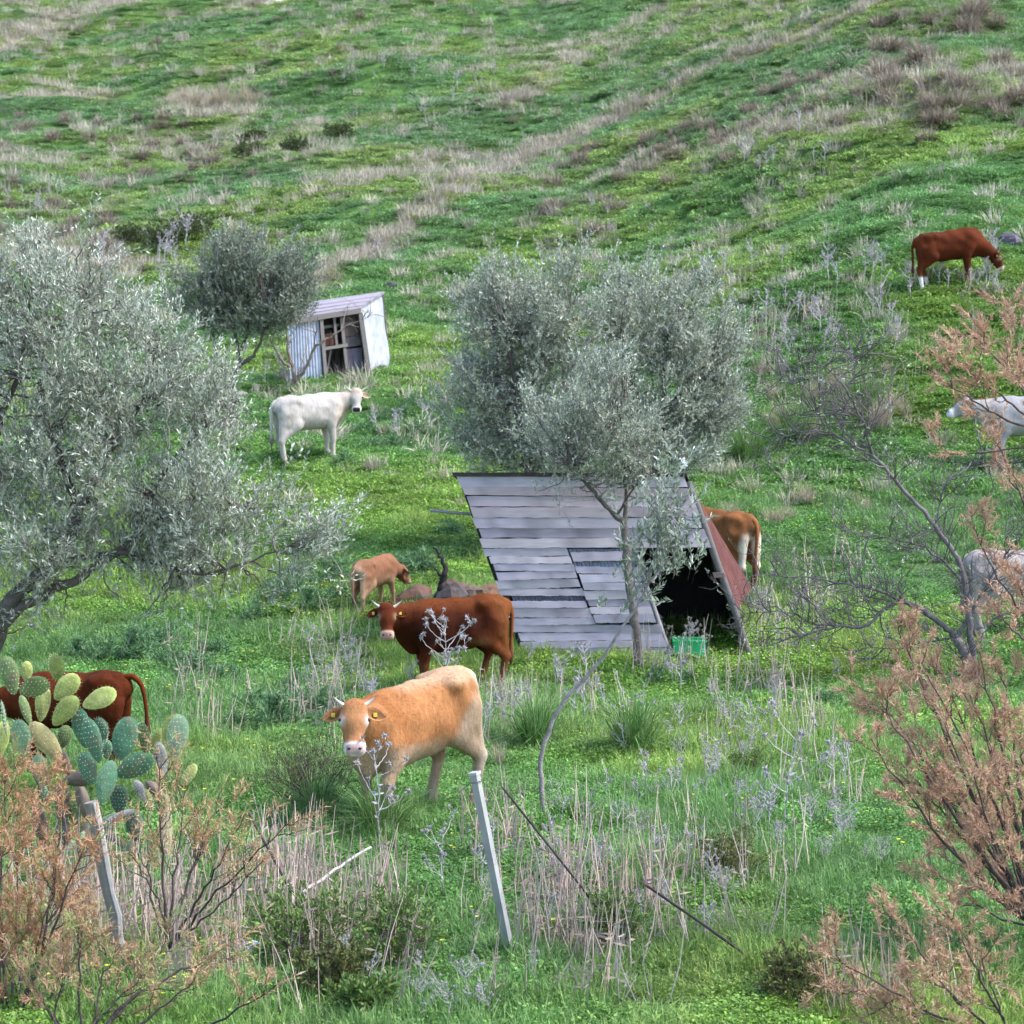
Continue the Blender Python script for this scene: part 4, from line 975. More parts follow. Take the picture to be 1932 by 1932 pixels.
def olives():
    b = pt(-120, 1510, 25.5); b[2] = gz(b[0], b[1])
    olive('olive_tree', 'big silvery olive tree spreading above the prickly pear', b, 25.0,
          [([(-130, 1560), (-100, 1400), (-40, 1260), (0, 1170)], 0.17, 0.12),
           ([(0, 1170), (30, 1115), (110, 1060), (150, 960), (200, 860, 0.2), (190, 720, 0.3), (170, 560, 0.3)], 0.085, 0.008),
           ([(-20, 1200), (60, 1130), (160, 1085), (260, 1010), (330, 950), (400, 925), (470, 960)], 0.065, 0.008),
           ([(110, 1060), (240, 1040), (380, 1090), (500, 1050), (570, 1020)], 0.035, 0.006),
           ([(260, 1010), (300, 900), (370, 820), (430, 760)], 0.035, 0.006),
           ([(-100, 1400), (-70, 1100), (-20, 860), (10, 780), (40, 690), (60, 560)], 0.10, 0.008),
           ([(150, 960), (110, 860), (70, 740), (90, 620)], 0.045, 0.006), ([(200, 860), (270, 760), (300, 640)], 0.03, 0.006)],
          [(100, 620, 140, 110), (190, 570, 80, 85, 0.2, 0.5), (40, 780, 190, 190), (250, 750, 160, 130), (380, 800, 110, 110), (150, 930, 220, 150),
           (380, 960, 170, 110), (60, 1050, 150, 100), (260, 1080, 190, 80), (440, 1060, 130, 60), (540, 1010, 80, 50), (590, 1005, 55, 32, 0, 0.4), (300, 640, 50, 60), (170, 510, 26, 40, 0, 0.2), (85, 520, 24, 40, 0, 0.2), (20, 600, 70, 80)],
          5600, 0.056, 0.014, 21, m=16, dead=420, gap=0.38)
    b = ground(1010, 1040); Yb = 42.5; b = pt(1010, 1040, Yb); b[2] = gz(b[0], b[1])
    olive('olive_tree', 'wide silvery olive tree behind the left end of the plank shed', b, Yb,
          [([(1020, 1060), (1000, 900), (985, 800), (965, 700), (955, 620)], 0.13, 0.02), ([(985, 800), (1010, 690), (1050, 640), (1080, 580)], 0.06, 0.012), ([(1000, 900), (1060, 800), (1110, 700)], 0.06, 0.012)],
          [(980, 620, 120, 90), (1070, 590, 100, 85), (930, 700, 75, 90), (1040, 730, 110, 90), (1010, 830, 110, 60), (950, 820, 60, 60), (1080, 520, 30, 25), (880, 600, 35, 25), (895, 770, 55, 70), (925, 850, 65, 35), (1060, 860, 80, 35), (990, 870, 80, 25)],
          6200, 0.062, 0.018, 22, m=14, gap=0.33)
    b = pt(1240, 1040, 43.5); b[2] = gz(b[0], b[1])
    olive('olive_tree', 'wide silvery olive tree behind the doorway end of the plank shed', b, 43.0,
          [([(1235, 1060), (1235, 900), (1245, 800), (1255, 720), (1262, 640)], 0.13, 0.02), ([(1245, 800), (1290, 730), (1330, 690)], 0.06, 0.012), ([(1235, 850), (1200, 740), (1170, 640)], 0.06, 0.012)],
          [(1190, 600, 95, 70), (1270, 620, 100, 85), (1320, 720, 75, 90), (1230, 730, 110, 90), (1290, 810, 95, 60), (1180, 820, 90, 60), (1210, 540, 40, 25), (1350, 790, 45, 50), (1365, 740, 35, 50), (1330, 845, 60, 35), (1240, 870, 90, 25)],
          5000, 0.062, 0.018, 23, m=14, gap=0.33)
    b = ground(1206, 1262); Y = b[1]
    olive('young_olive_tree', 'young olive tree with a slender trunk before the plank shed', b, Y,
          [([(1206, 1275), (1203, 1200), (1190, 1130), (1184, 1060), (1178, 990)], 0.07, 0.05), ([(1178, 990), (1150, 960), (1110, 920), (1075, 870)], 0.042, 0.012), ([(1178, 990), (1182, 950), (1178, 880), (1165, 800)], 0.032, 0.008), ([(1165, 970), (1195, 920), (1235, 890)], 0.018, 0.006)],
          [(1120, 770, 85, 60), (1080, 830, 95, 60), (1170, 830, 90, 75), (1060, 880, 75, 35), (1210, 890, 75, 50), (1130, 880, 90, 45), (1110, 715, 35, 30), (1150, 720, 30, 35)],
          2000, 0.052, 0.015, 24, m=13, gap=0.33)
    b = ground(1026, 1545); Y = b[1]
    olive('olive_sapling', 'leaning bent olive sapling with one leafy top crossing the plank shed', b, Y,
          [([(1028, 1560), (1022, 1490), (1018, 1425), (1050, 1340), (1105, 1275), (1150, 1225), (1195, 1155), (1225, 1095), (1245, 1010), (1265, 920)], 0.028, 0.006), ([(1225, 1095), (1270, 1050), (1290, 1010)], 0.010, 0.004), ([(1205, 1140), (1195, 1080), (1200, 1040)], 0.008, 0.003)],
          [(1258, 950, 28, 45, 0, 0.12), (1240, 1020, 40, 40, 0, 0.2), (1275, 1030, 38, 35, 0, 0.2), (1225, 1060, 38, 35, 0, 0.2), (1185, 1130, 12, 50, 0, 0.06), (1290, 1000, 18, 30, 0, 0.1)],
          210, 0.066, 0.017, 25, cols=((0.06, 0.09, 0.055), (0.19, 0.235, 0.16), (0.62, 0.65, 0.56)), tw=(0.12, 0.24), m=16, up=0.8, bark=(0.26, 0.23, 0.22), gap=0.2)
    b = pt(441, 790, 54.0); b[2] = gz(b[0], b[1])
    olive('olive_tree', 'dark domed olive tree with a forked trunk beside the corrugated hut', b, 54.0,
          [([(443, 815), (440, 760), (437, 710), (452, 690)], 0.09, 0.06), ([(452, 690), (448, 650), (440, 610), (430, 570)], 0.05, 0.015), ([(452, 690), (485, 665), (498, 625), (500, 580)], 0.05, 0.015), ([(437, 710), (420, 690), (405, 650), (395, 600)], 0.04, 0.012), ([(455, 660), (470, 620), (470, 560)], 0.035, 0.012)],
          [(430, 550, 90, 55), (480, 520, 80, 55), (530, 570, 55, 60), (390, 580, 60, 40), (470, 590, 90, 35), (450, 490, 55, 35), (500, 610, 60, 25), (545, 530, 35, 30)],
          4300, 0.075, 0.022, 26, cols=((0.05, 0.075, 0.045), (0.17, 0.20, 0.14), (0.46, 0.48, 0.40)), m=13, gap=0.3)
olives()

def bare(name, label, base, Y, limbs, seed, col, twigs, tl, leafy=None, cat='tree', rtw=0.006, depth=3, thin=0.92):
    """leafless tree: hand-laid limbs and grown twigs"""
    rng = np.random.default_rng(seed); root = thing(name, label, cat, base); tb = MB(); bb = MB(); Qs = []
    for pl, r0, r1 in limbs:
        off = rng.normal(0, 0.35); P = [pt(q[0], q[1], Y + (q[2] if len(q) > 2 else off * i / len(pl))) for i, q in enumerate(pl)]
        Q = wig(P, 0.006 + r0 * 0.1, rng, 14); Qs.append(Q); tb.tube(Q, np.linspace(r0, r1, len(Q)) * thin, 7, A(col) * (1.3 if twigs > 50 else 1.0) * rng.uniform(0.8, 1.25))
    obj('trunk', tb.mesh('trunk', M_BARK, base, True), root)
    tips = []
    def grow(a, d, l, r, lev):
        n = 5; P = [a]; dd = d.copy()
        for i in range(n):
            dd = unit(dd + rng.normal(0, 0.22, 3) + A([0, 0, 0.05])); P.append(P[-1] + dd * l / n)
        P = A(P); bb.tube(P, np.linspace(r, r * 0.45, n + 1), 4 if r > 0.004 else 3, A(col) * rng.uniform(0.8, 1.45), cap=False)
        tips.append((P[-1], dd)); tips.append((P[3], dd))
        if lev > 0:
            for q in range(rng.integers(2, 4)):
                j = rng.integers(1, n + 1); s_ = unit(rng.normal(size=3)); grow(P[j], unit(dd + s_ * 0.9), l * rng.uniform(0.45, 0.7), r * 0.6, lev - 1)
    W = A([len(q) * 1.0 for q in Qs]); W /= W.sum()
    for k in range(twigs):
        Q = Qs[rng.choice(len(Qs), p=W)]; j = rng.integers(len(Q) // 5, len(Q)); t = unit(Q[min(j + 1, len(Q) - 1)] - Q[max(j - 1, 0)])
        s_ = unit(np.cross(t, rng.normal(size=3))); grow(Q[j], unit(t * 0.5 + s_ * 0.9 + A([0, 0, 0.15])), tl * rng.uniform(0.5, 1.2), rtw * rng.uniform(0.7, 1.4), depth - 1)
    obj('twigs', bb.mesh('twigs', M_BARK, base, True), root, kind='stuff')
    if leafy:
        lb = MB(); T = A([t[0] for t in tips]); Dv = A([t[1] for t in tips]); k = rng.random(len(T)) < leafy[0]
        leaf_sprays(lb, T[k], Dv[k], np.full(k.sum(), leafy[1]), leafy[2], leafy[3], leafy[4], leafy[5], rng); obj('leaves', lb.mesh('leaves', M_LEAF, base), root)
    return root

def bare_trees():
    c6 = lambda x, y: (1328.3 + x * 0.3732, 569.3 + y * 0.3732)
    q = lambda *L: [c6(*p) for p in L]
    b = ground(1845, 1296); Y = b[1]
    bare('leafless_tree', 'leafless grey spreading tree between the plank shed and tamarisk', b, Y,
         [(q((1400, 1960), (1340, 1850), (1280, 1700)), 0.09, 0.06), (q((1380, 1930), (1345, 1690), (1330, 1450), (1280, 1280), (1170, 1130), (1070, 1020), (960, 890), (850, 775)), 0.055, 0.022),
          (q((850, 775), (820, 640), (770, 530), (715, 440), (640, 345), (520, 285)), 0.022, 0.006), (q((850, 775), (760, 730), (640, 660), (540, 655), (430, 670), (330, 695)), 0.020, 0.006),
          (q((640, 660), (570, 560), (520, 520)), 0.010, 0.004), (q((715, 440), (765, 360), (760, 270)), 0.010, 0.004), (q((850, 775), (760, 600), (690, 540)), 0.010, 0.004), (q((600, 380), (480, 400), (370, 360)), 0.008, 0.003),
          (q((1280, 1700), (1190, 1620), (1080, 1540), (980, 1515), (900, 1560), (860, 1620), (780, 1650), (690, 1635), (560, 1665), (440, 1700)), 0.045, 0.008), (q((690, 1635), (560, 1640), (430, 1560), (200, 1580)), 0.012, 0.004),
          (q((1190, 1620), (1000, 1510), (860, 1450), (700, 1425), (520, 1390), (250, 1380)), 0.028, 0.005), (q((1330, 1450), (1230, 1330), (1100, 1230), (900, 1190), (720, 1160)), 0.022, 0.005),
          (q((1280, 1700), (1360, 1560), (1450, 1400), (1560, 1230), (1640, 1080)), 0.035, 0.008), (q((1340, 1690), (1500, 1580), (1640, 1560), (1760, 1600)), 0.025, 0.006), (q((1170, 1130), (1220, 900), (1380, 830), (1560, 820)), 0.018, 0.005),
          (q((1280, 1700), (1120, 1720), (960, 1760), (820, 1740)), 0.018, 0.004)],
         41, (0.105, 0.09, 0.095), 420, 0.6, rtw=0.008, leafy=(0.10, 0.06, 4, 0.05, 0.012, OLIVE))
    c2 = lambda x, y: ((600 + x * 0.3106) * 0.759, (650 + y * 0.3106) * 0.759)
    q2 = lambda *L: [c2(*p) for p in L]
    b = pt(546, 755, 57.0); b[2] = gz(b[0], b[1])
    bare('leafless_tree', 'small bare forked tree standing against the corrugated hut', b, 57.0,
         [(q2((380, 1110), (400, 1040), (430, 940)), 0.085, 0.065), (q2((430, 950), (400, 820), (370, 700), (370, 500)), 0.055, 0.02), (q2((400, 860), (330, 800), (270, 700), (225, 590)), 0.04, 0.015),
          (q2((440, 960), (500, 880), (550, 780), (580, 690), (680, 620), (790, 560), (860, 500)), 0.05, 0.012), (q2((580, 690), (600, 560), (610, 440)), 0.02, 0.008), (q2((790, 560), (825, 480), (820, 380), (870, 340)), 0.018, 0.006), (q2((450, 900), (520, 720), (540, 480)), 0.018, 0.006), (q2((860, 500), (960, 470), (1070, 420)), 0.01, 0.004)],
         42, (0.20, 0.155, 0.125), 34, 0.45, rtw=0.009, depth=2)
    b = ground(826, 1150)
    bare('charred_snag', 'black charred forked stump rising from the stone heap', b, b[1], [([(822, 1165), (828, 1130), (836, 1095), (843, 1075), (838, 1060), (820, 1035)], 0.10, 0.018), ([(836, 1095), (826, 1078), (818, 1070)], 0.03, 0.01)], 43, (0.022, 0.019, 0.02), 4, 0.25, depth=1, cat='stump')
bare_trees()

# ------------------------------------------------------------------ tamarisks with rust-coloured feathery tips
def tamarisk(label, base_px, Y, stems, seed, dens=1.0, col=((0.36, 0.20, 0.13), (0.60, 0.39, 0.27)), green=0.0, off=0.35):
    rng = np.random.default_rng(seed); b0 = pt(base_px[0], base_px[1], Y); b0[2] = gz(b0[0], b0[1])
    root = thing('tamarisk_bush', label, 'bush', b0); sb = MB(); fb = MB()
    def spray(p, d, l):
        n = int(rng.integers(9, 15) * dens)
        t = rng.random(n)[:, None]; c = p + d * l * t
        s_ = rng.normal(size=(n, 3)); e = d * 0.65 + s_ * 0.45; e /= np.linalg.norm(e, axis=1)[:, None]
        ln = rng.uniform(0.03, 0.075, n)[:, None] * (1.1 - 0.5 * t)
        w_ = np.cross(e, rng.normal(size=(n, 3))); w_ /= np.linalg.norm(w_, axis=1)[:, None]; w_ *= 0.0030
        V = np.stack([c - w_, c + w_, c + e * ln + w_ * 0.5, c + e * ln - w_ * 0.5], 1)
        k = rng.random((n, 1)) * 0.6 + rng.random() * 0.4; cc = A(col[0]) * (1 - k) + A(col[1]) * k
        if rng.random() < green: cc = cc * A([0.6, 1.15, 0.7])
        fb.add(V.reshape(-1, 3), np.arange(n)[:, None] * 4 + A([[0, 1, 2, 3]]), np.repeat(cc[:, None], 4, 1).reshape(-1, 3))
    def side(Q, f0, cnt, l, r, lev):
        T = np.gradient(Q, axis=0)
        for k in range(max(1, int(cnt * 0.72))):
            j = int(len(Q) * (f0 + (1 - f0) * rng.random())); j = min(j, len(Q) - 1); t = unit(T[j]); s_ = unit(np.cross(t, rng.normal(size=3)))
            d = unit(t * 0.9 + s_ * 0.7 + A([0, 0, 0.22])); e = Q[j] + d * l * rng.uniform(0.6, 1.2)
            P = wig([Q[j], (Q[j] + e) / 2 + A([0, 0, -0.02]), e], 0.004, rng, 6); sb.tube(P, np.linspace(r, 0.0018, len(P)), 4, A([0.085, 0.058, 0.052]) * rng.uniform(0.8, 1.6), cap=False)
            if lev > 0: side(P, 0.3, 4, l * 0.55, r * 0.6, lev - 1)
            for m in range(2):
                a = P[int(len(P) * rng.uniform(0.35, 0.95))]; spray(a, unit(d + rng.normal(0, 0.35, 3) + A([0, 0, 0.15])), rng.uniform(0.08, 0.17))
    for (s0, tip, r0, f0, cnt) in stems:
        d = rng.normal(0, off); P0 = pt(s0[0], s0[1], Y) ; P1 = pt(tip[0], tip[1], Y + d)
        m = (P0 + P1) / 2 + A([rng.normal(0, 0.06), 0, -0.10 * np.linalg.norm(P1 - P0) * rng.uniform(-0.3, 1)])
        Q = wig([P0, m, P1], 0.008, rng, 16); sb.tube(Q, np.linspace(r0, 0.0035, len(Q)), 6, A([0.075, 0.055, 0.052]) * rng.uniform(0.8, 1.5), cap=False)
        side(Q, f0, cnt, 0.24, 0.005, 1); 
        for m in range(4): spray(Q[-1 - m], unit(Q[-1] - Q[-5] + rng.normal(0, 0.02, 3)), 0.16)
    obj('stems', sb.mesh('stems', M_BARK, b0, True), root); obj('foliage', fb.mesh('foliage', M_PLANT, b0), root)

def tamarisks():
    bR = (1965, 1760)
    st = [(bR, t, r, f, c) for t, r, f, c in (((1650, 1310), 0.022, 0.35, 15), ((1640, 1395), 0.018, 0.5, 9), ((1700, 1200), 0.022, 0.45, 13), ((1770, 1330), 0.016, 0.35, 11), ((1700, 1440), 0.016, 0.4, 10), ((1770, 1560), 0.016, 0.4, 11), ((1800, 1470), 0.016, 0.3, 12), ((1850, 1230), 0.02, 0.35, 12), ((1760, 1640), 0.014, 0.4, 8), ((1850, 1600), 0.012, 0.3, 9), ((1880, 1690), 0.010, 0.3, 6), ((1740, 1250), 0.018, 0.5, 8), ((1920, 1400), 0.045, 0.3, 12), ((1890, 1500), 0.014, 0.3, 10), ((1680, 1350), 0.016, 0.45, 10), ((1730, 1390), 0.016, 0.4, 11), ((1830, 1310), 0.018, 0.3, 12), ((1820, 1400), 0.016, 0.3, 12), ((1860, 1560), 0.02, 0.3, 11), ((1900, 1300), 0.03, 0.3, 12), ((1780, 1270), 0.016, 0.45, 9))]
    st += [((1990, 1250), t, r, f, c) for t, r, f, c in (((1888, 850), 0.02, 0.4, 12), ((1905, 1090), 0.012, 0.3, 9), ((1840, 1010), 0.012, 0.6, 6), ((1870, 1140), 0.012, 0.3, 8))]
    st += [((1990, 830), t, r, f, c) for t, r, f, c in (((1785, 722), 0.014, 0.45, 9), ((1815, 690), 0.012, 0.5, 7), ((1845, 640), 0.012, 0.5, 7), ((1905, 585), 0.012, 0.35, 10), ((1790, 858), 0.009, 0.75, 2), ((1930, 690), 0.01, 0.3, 7))]
    st += [((1968, 1770), (1990, 1250), 0.045, 0.9, 1), ((1990, 1250), (1992, 820), 0.03, 0.9, 1)]
    tamarisk('tall rust-coloured tamarisk bush in front of the leafless grey tree', bR, 19.2, st, 51, 2.7)
    bB = (1930, 1985)
    st = [(bB, t, r, f, c) for t, r, f, c in (((1560, 1800), 0.014, 0.45, 10), ((1600, 1860), 0.014, 0.45, 9), ((1700, 1745), 0.014, 0.4, 11), ((1790, 1720), 0.014, 0.3, 10), ((1850, 1800), 0.012, 0.3, 9), ((1640, 1930), 0.012, 0.4, 8), ((1760, 1840), 0.012, 0.3, 9), ((1690, 1880), 0.012, 0.35, 8))]
    tamarisk('low sprawling rust-coloured tamarisk in the grass below the tall one', bB, 16.9, st, 52, 2.2, ((0.36, 0.21, 0.13), (0.56, 0.36, 0.24)))
    bC = (20, 1990)
    st = [(bC, t, r, f, c) for t, r, f, c in (((10, 1480), 0.018, 0.45, 15), ((70, 1490), 0.018, 0.4, 17), ((120, 1520), 0.016, 0.4, 15), ((160, 1590), 0.016, 0.4, 13), ((40, 1570), 0.014, 0.35, 14), ((-20, 1560), 0.014, 0.4, 12), ((110, 1640), 0.012, 0.4, 11), ((60, 1690), 0.012, 0.3, 10), ((150, 1720), 0.012, 0.4, 9), ((20, 1740), 0.012, 0.3, 9), ((-10, 1650), 0.012, 0.3, 9))]
    tamarisk('dense orange-brown tamarisk bush below the prickly pear', bC, 17.6, st, 53, 2.1, ((0.34, 0.17, 0.085), (0.55, 0.32, 0.18)), 0.15)
    bD = (318, 1790)
    st = [(bD, t, r, f, c) for t, r, f, c in (((300, 1450), 0.016, 0.4, 9), ((350, 1490), 0.014, 0.45, 9), ((420, 1490), 0.014, 0.45, 9), ((460, 1540), 0.012, 0.5, 7), ((280, 1530), 0.012, 0.45, 7), ((540, 1560), 0.012, 0.6, 7), ((390, 1580), 0.012, 0.5, 6), ((500, 1620), 0.010, 0.5, 6), ((240, 1600), 0.010, 0.5, 5))]
    tamarisk('thin airy orange tamarisk growing at the foot of the prickly pear', bD, 18.6, st, 54, 1.1, ((0.38, 0.22, 0.11), (0.56, 0.37, 0.21)), 0.1, 0.25)
    bE = (160, 1990)
    st = [(bE, t, r, f, c) for t, r, f, c in (((420, 1790), 0.022, 0.45, 11), ((520, 1865), 0.018, 0.55, 5), ((300, 1800), 0.014, 0.4, 9), ((200, 1790), 0.012, 0.4, 9), ((120, 1830), 0.012, 0.3, 10), ((60, 1860), 0.012, 0.3, 9), ((250, 1860), 0.012, 0.4, 7), ((370, 1850), 0.012, 0.5, 5), ((150, 1740), 0.012, 0.5, 7))]
    tamarisk('low orange tamarisk with dark bare stems at the roadside', bE, 16.6, st, 55, 1.7, ((0.36, 0.21, 0.12), (0.55, 0.36, 0.22)), 0.3)
tamarisks()

# ------------------------------------------------------------------ prickly pear
def cactus():
    Y = 22.3; c = lambda x, y: (x * 0.2554, 1176.6 + y * 0.2554); sc = F0 / Y; k = 0.2554 / sc
    rng = np.random.default_rng(61)
    base = pt(*c(640, 1850), Y); base[2] = gz(base[0], base[1])
    root = thing('prickly_pear', 'large prickly pear with grey-green and yellow-green pads hiding a cow', 'cactus', base)
    YG, BG, PB, WD, DG_, OL = (0.31, 0.35, 0.10), (0.07, 0.165, 0.095), (0.19, 0.29, 0.165), (0.13, 0.10, 0.085), (0.045, 0.105, 0.07), (0.14, 0.20, 0.07)
    pads = [(75, 385, 300, 165, -12, OL, .1), (197, 355, 170, 95, 2, YG, .25), (250, 470, 240, 180, 62, OL, -.05), (418, 325, 275, 150, 14, YG, .2), (490, 470, 260, 175, 42, YG, .12), (735, 555, 280, 165, 66, YG, .1), (315, 590, 280, 130, 8, YG, .12), (480, 645, 300, 165, 38, YG, 0.0),
            (190, 640, 240, 75, -18, OL, .05), (340, 870, 370, 175, -38, (0.30, 0.25, 0.11), 0.0), (475, 835, 190, 115, 12, OL, .1), (160, 850, 310, 170, -5, PB, -.1), (290, 1080, 260, 140, 2, PB, -.08), (30, 700, 270, 35, -6, PB, -.25), (10, 860, 300, 120, 10, YG, .1),
            (605, 770, 320, 170, -10, BG, .05), (745, 790, 210, 140, -6, BG, .12), (690, 865, 350, 150, -14, BG, -.2), (920, 850, 350, 205, 14, BG, -.1), (1065, 850, 260, 120, -4, OL, .15), (990, 1055, 300, 205, 62, BG, -.25), (650, 1070, 260, 170, -22, BG, -.05), (785, 1175, 340, 150, 14, BG, -.3), (790, 930, 150, 90, 5, BG, .05),
            (1310, 830, 320, 195, 6, PB, -.1), (1270, 780, 270, 165, 22, YG, .1), (1190, 1000, 260, 115, -12, (0.26, 0.25, 0.22), -.05), (1395, 1115, 190, 95, 35, YG, -.05), (1210, 1110, 240, 130, 5, OL, 0.0), (1150, 860, 220, 80, 25, YG, .2),
            (590, 1140, 290, 150, 78, WD, .1), (470, 1020, 260, 110, -22, WD, .1), (1040, 1240, 190, 90, -28, (0.36, 0.32, 0.29), 0.0), (1095, 1310, 180, 85, -14, YG, 0.0), (570, 1410, 260, 160, -8, OL, .2), (960, 1690, 190, 150, 10, DG_, .05), (535, 1640, 280, 70, 42, PB, -.1), (880, 1300, 240, 150, 5, DG_, .1), (460, 1330, 360, 130, 0, WD, .15), (620, 1330, 320, 110, -15, WD, .15), (320, 1240, 150, 80, -25, BG, 0.05),
            (1225, 1560, 620, 105, 0, (0.27, 0.25, 0.15), .05), (640, 1640, 420, 150, -8, WD, .2), (450, 1600, 380, 150, 12, WD, .2), (800, 1560, 300, 90, -55, WD, .12), (780, 1480, 260, 120, 60, PB, 0.0), (1150, 1230, 200, 90, -50, WD, .08), (880, 1420, 240, 60, 68, (0.3, 0.28, 0.26), -.05), (1000, 1500, 260, 150, -10, DG_, .15), (300, 1500, 420, 130, -10, WD, .2)]
    ns, nr = 16, 5
    for (cx, cy, L, W, an, col, dy) in pads:
        cen = pt(*c(cx, cy), Y + dy * 1.6); a = math.radians(an); yaw = rng.uniform(-0.5, 0.5); tilt = rng.normal(0, 0.18)
        if col is WD: yaw *= 0.5
        up_ = A([math.sin(a), 0, math.cos(a)]); rt = A([math.cos(a) * math.cos(yaw), math.sin(yaw), -math.sin(a) * math.cos(yaw)])
        up_ = unit(up_ + A([0, math.sin(tilt), 0])); nm = unit(np.cross(up_, rt)); rt = np.cross(nm, up_)
        hl, hw, th = L * k / 2, W * k / 2 / max(0.8, math.cos(yaw)), (0.022 if col is not WD else 0.05)
        V = []; C = []; so = rng.uniform(0, 90); sa = rng.uniform(0.1, 0.75)
        scar = lambda t, q: float(sa * sstep(0.55, 0.8, vnoise(math.cos(t) * (1 - q) * 2.2, math.sin(t) * (1 - q) * 2.2, 1.0, so)))
        for sd_ in (1, -1):
            for r_ in range(nr):
                q = r_ / (nr - 1)
                for j in range(ns):
                    t = j / ns * 6.283; yy = math.cos(t); xx = math.sin(t) * (1 - 0.22 * (1 - yy) * 0.5 - 0.16 * max(0, -yy))
                    V.append(cen + up_ * hl * yy * (1 - q) + rt * hw * xx * (1 - q) + nm * sd_ * th * math.sqrt(max(0.0, 1 - (1 - q) ** 2)) * (0.4 + 0.6 * 1))
                    C.append((A(col) * (1 - scar(t, q)) + A([0.20, 0.14, 0.08]) * scar(t, q)) * rng.uniform(0.9, 1.1) * (1.0 + 0.3 * (q < 0.1)))
        F = []
        for sd_ in (0, 1):
            o = sd_ * nr * ns
            for r_ in range(nr - 1):
                for j in range(ns):
                    f = [o + r_ * ns + j, o + r_ * ns + (j + 1) % ns, o + (r_ + 1) * ns + (j + 1) % ns, o + (r_ + 1) * ns + j]; F.append(f if sd_ else f[::-1])
        pb_ = MB().add(A(V), F, A(C)); b = MB()
        if col is not WD:      # areoles with short pale spines
            for gx in np.arange(-0.8, 0.81, 0.31):
                for gy in np.arange(-0.9, 0.91, 0.22):
                    ox = gx + (0.13 if int(round(gy * 5)) % 2 else 0) + rng.normal(0, 0.025)
                    if ox * ox + gy * gy > 0.86: continue
                    h_ = th * math.sqrt(max(0, 1 - ox * ox - gy * gy) ) * 0.95
                    for sd_ in (1, -1):
                        p = cen + up_ * hl * gy + rt * hw * ox * 0.92 + nm * sd_ * h_
                        e = p + nm * sd_ * 0.014 + up_ * rng.normal(0, 0.006) + rt * rng.normal(0, 0.006)
                        b.add([p - rt * 0.0028 - up_ * 0.002, p + rt * 0.0028 - up_ * 0.002, p + up_ * 0.004, e], [[0, 1, 3], [1, 2, 3], [2, 0, 3]], (0.45, 0.43, 0.32))
            for j in range(26):
                t = j / 26 * 6.283; yy = math.cos(t); xx = math.sin(t) * (1 - 0.22 * (1 - yy) * 0.5 - 0.16 * max(0, -yy))
                if yy < -0.75: continue
                o_ = unit(up_ * yy / hl + rt * xx / hw); p = cen + up_ * hl * yy + rt * hw * xx; e = p + o_ * 0.018
                b.add([p - nm * 0.003, p + nm * 0.003, e], [[0, 1, 2]], (0.45, 0.43, 0.32))
        po = obj('pad' if col is not WD else 'woody_stem', pb_.mesh('pad', M_PAD, base, True), root)
        if b.V: obj('spines', b.mesh('spines', M_PAD, base), po, kind='stuff')
cactus()

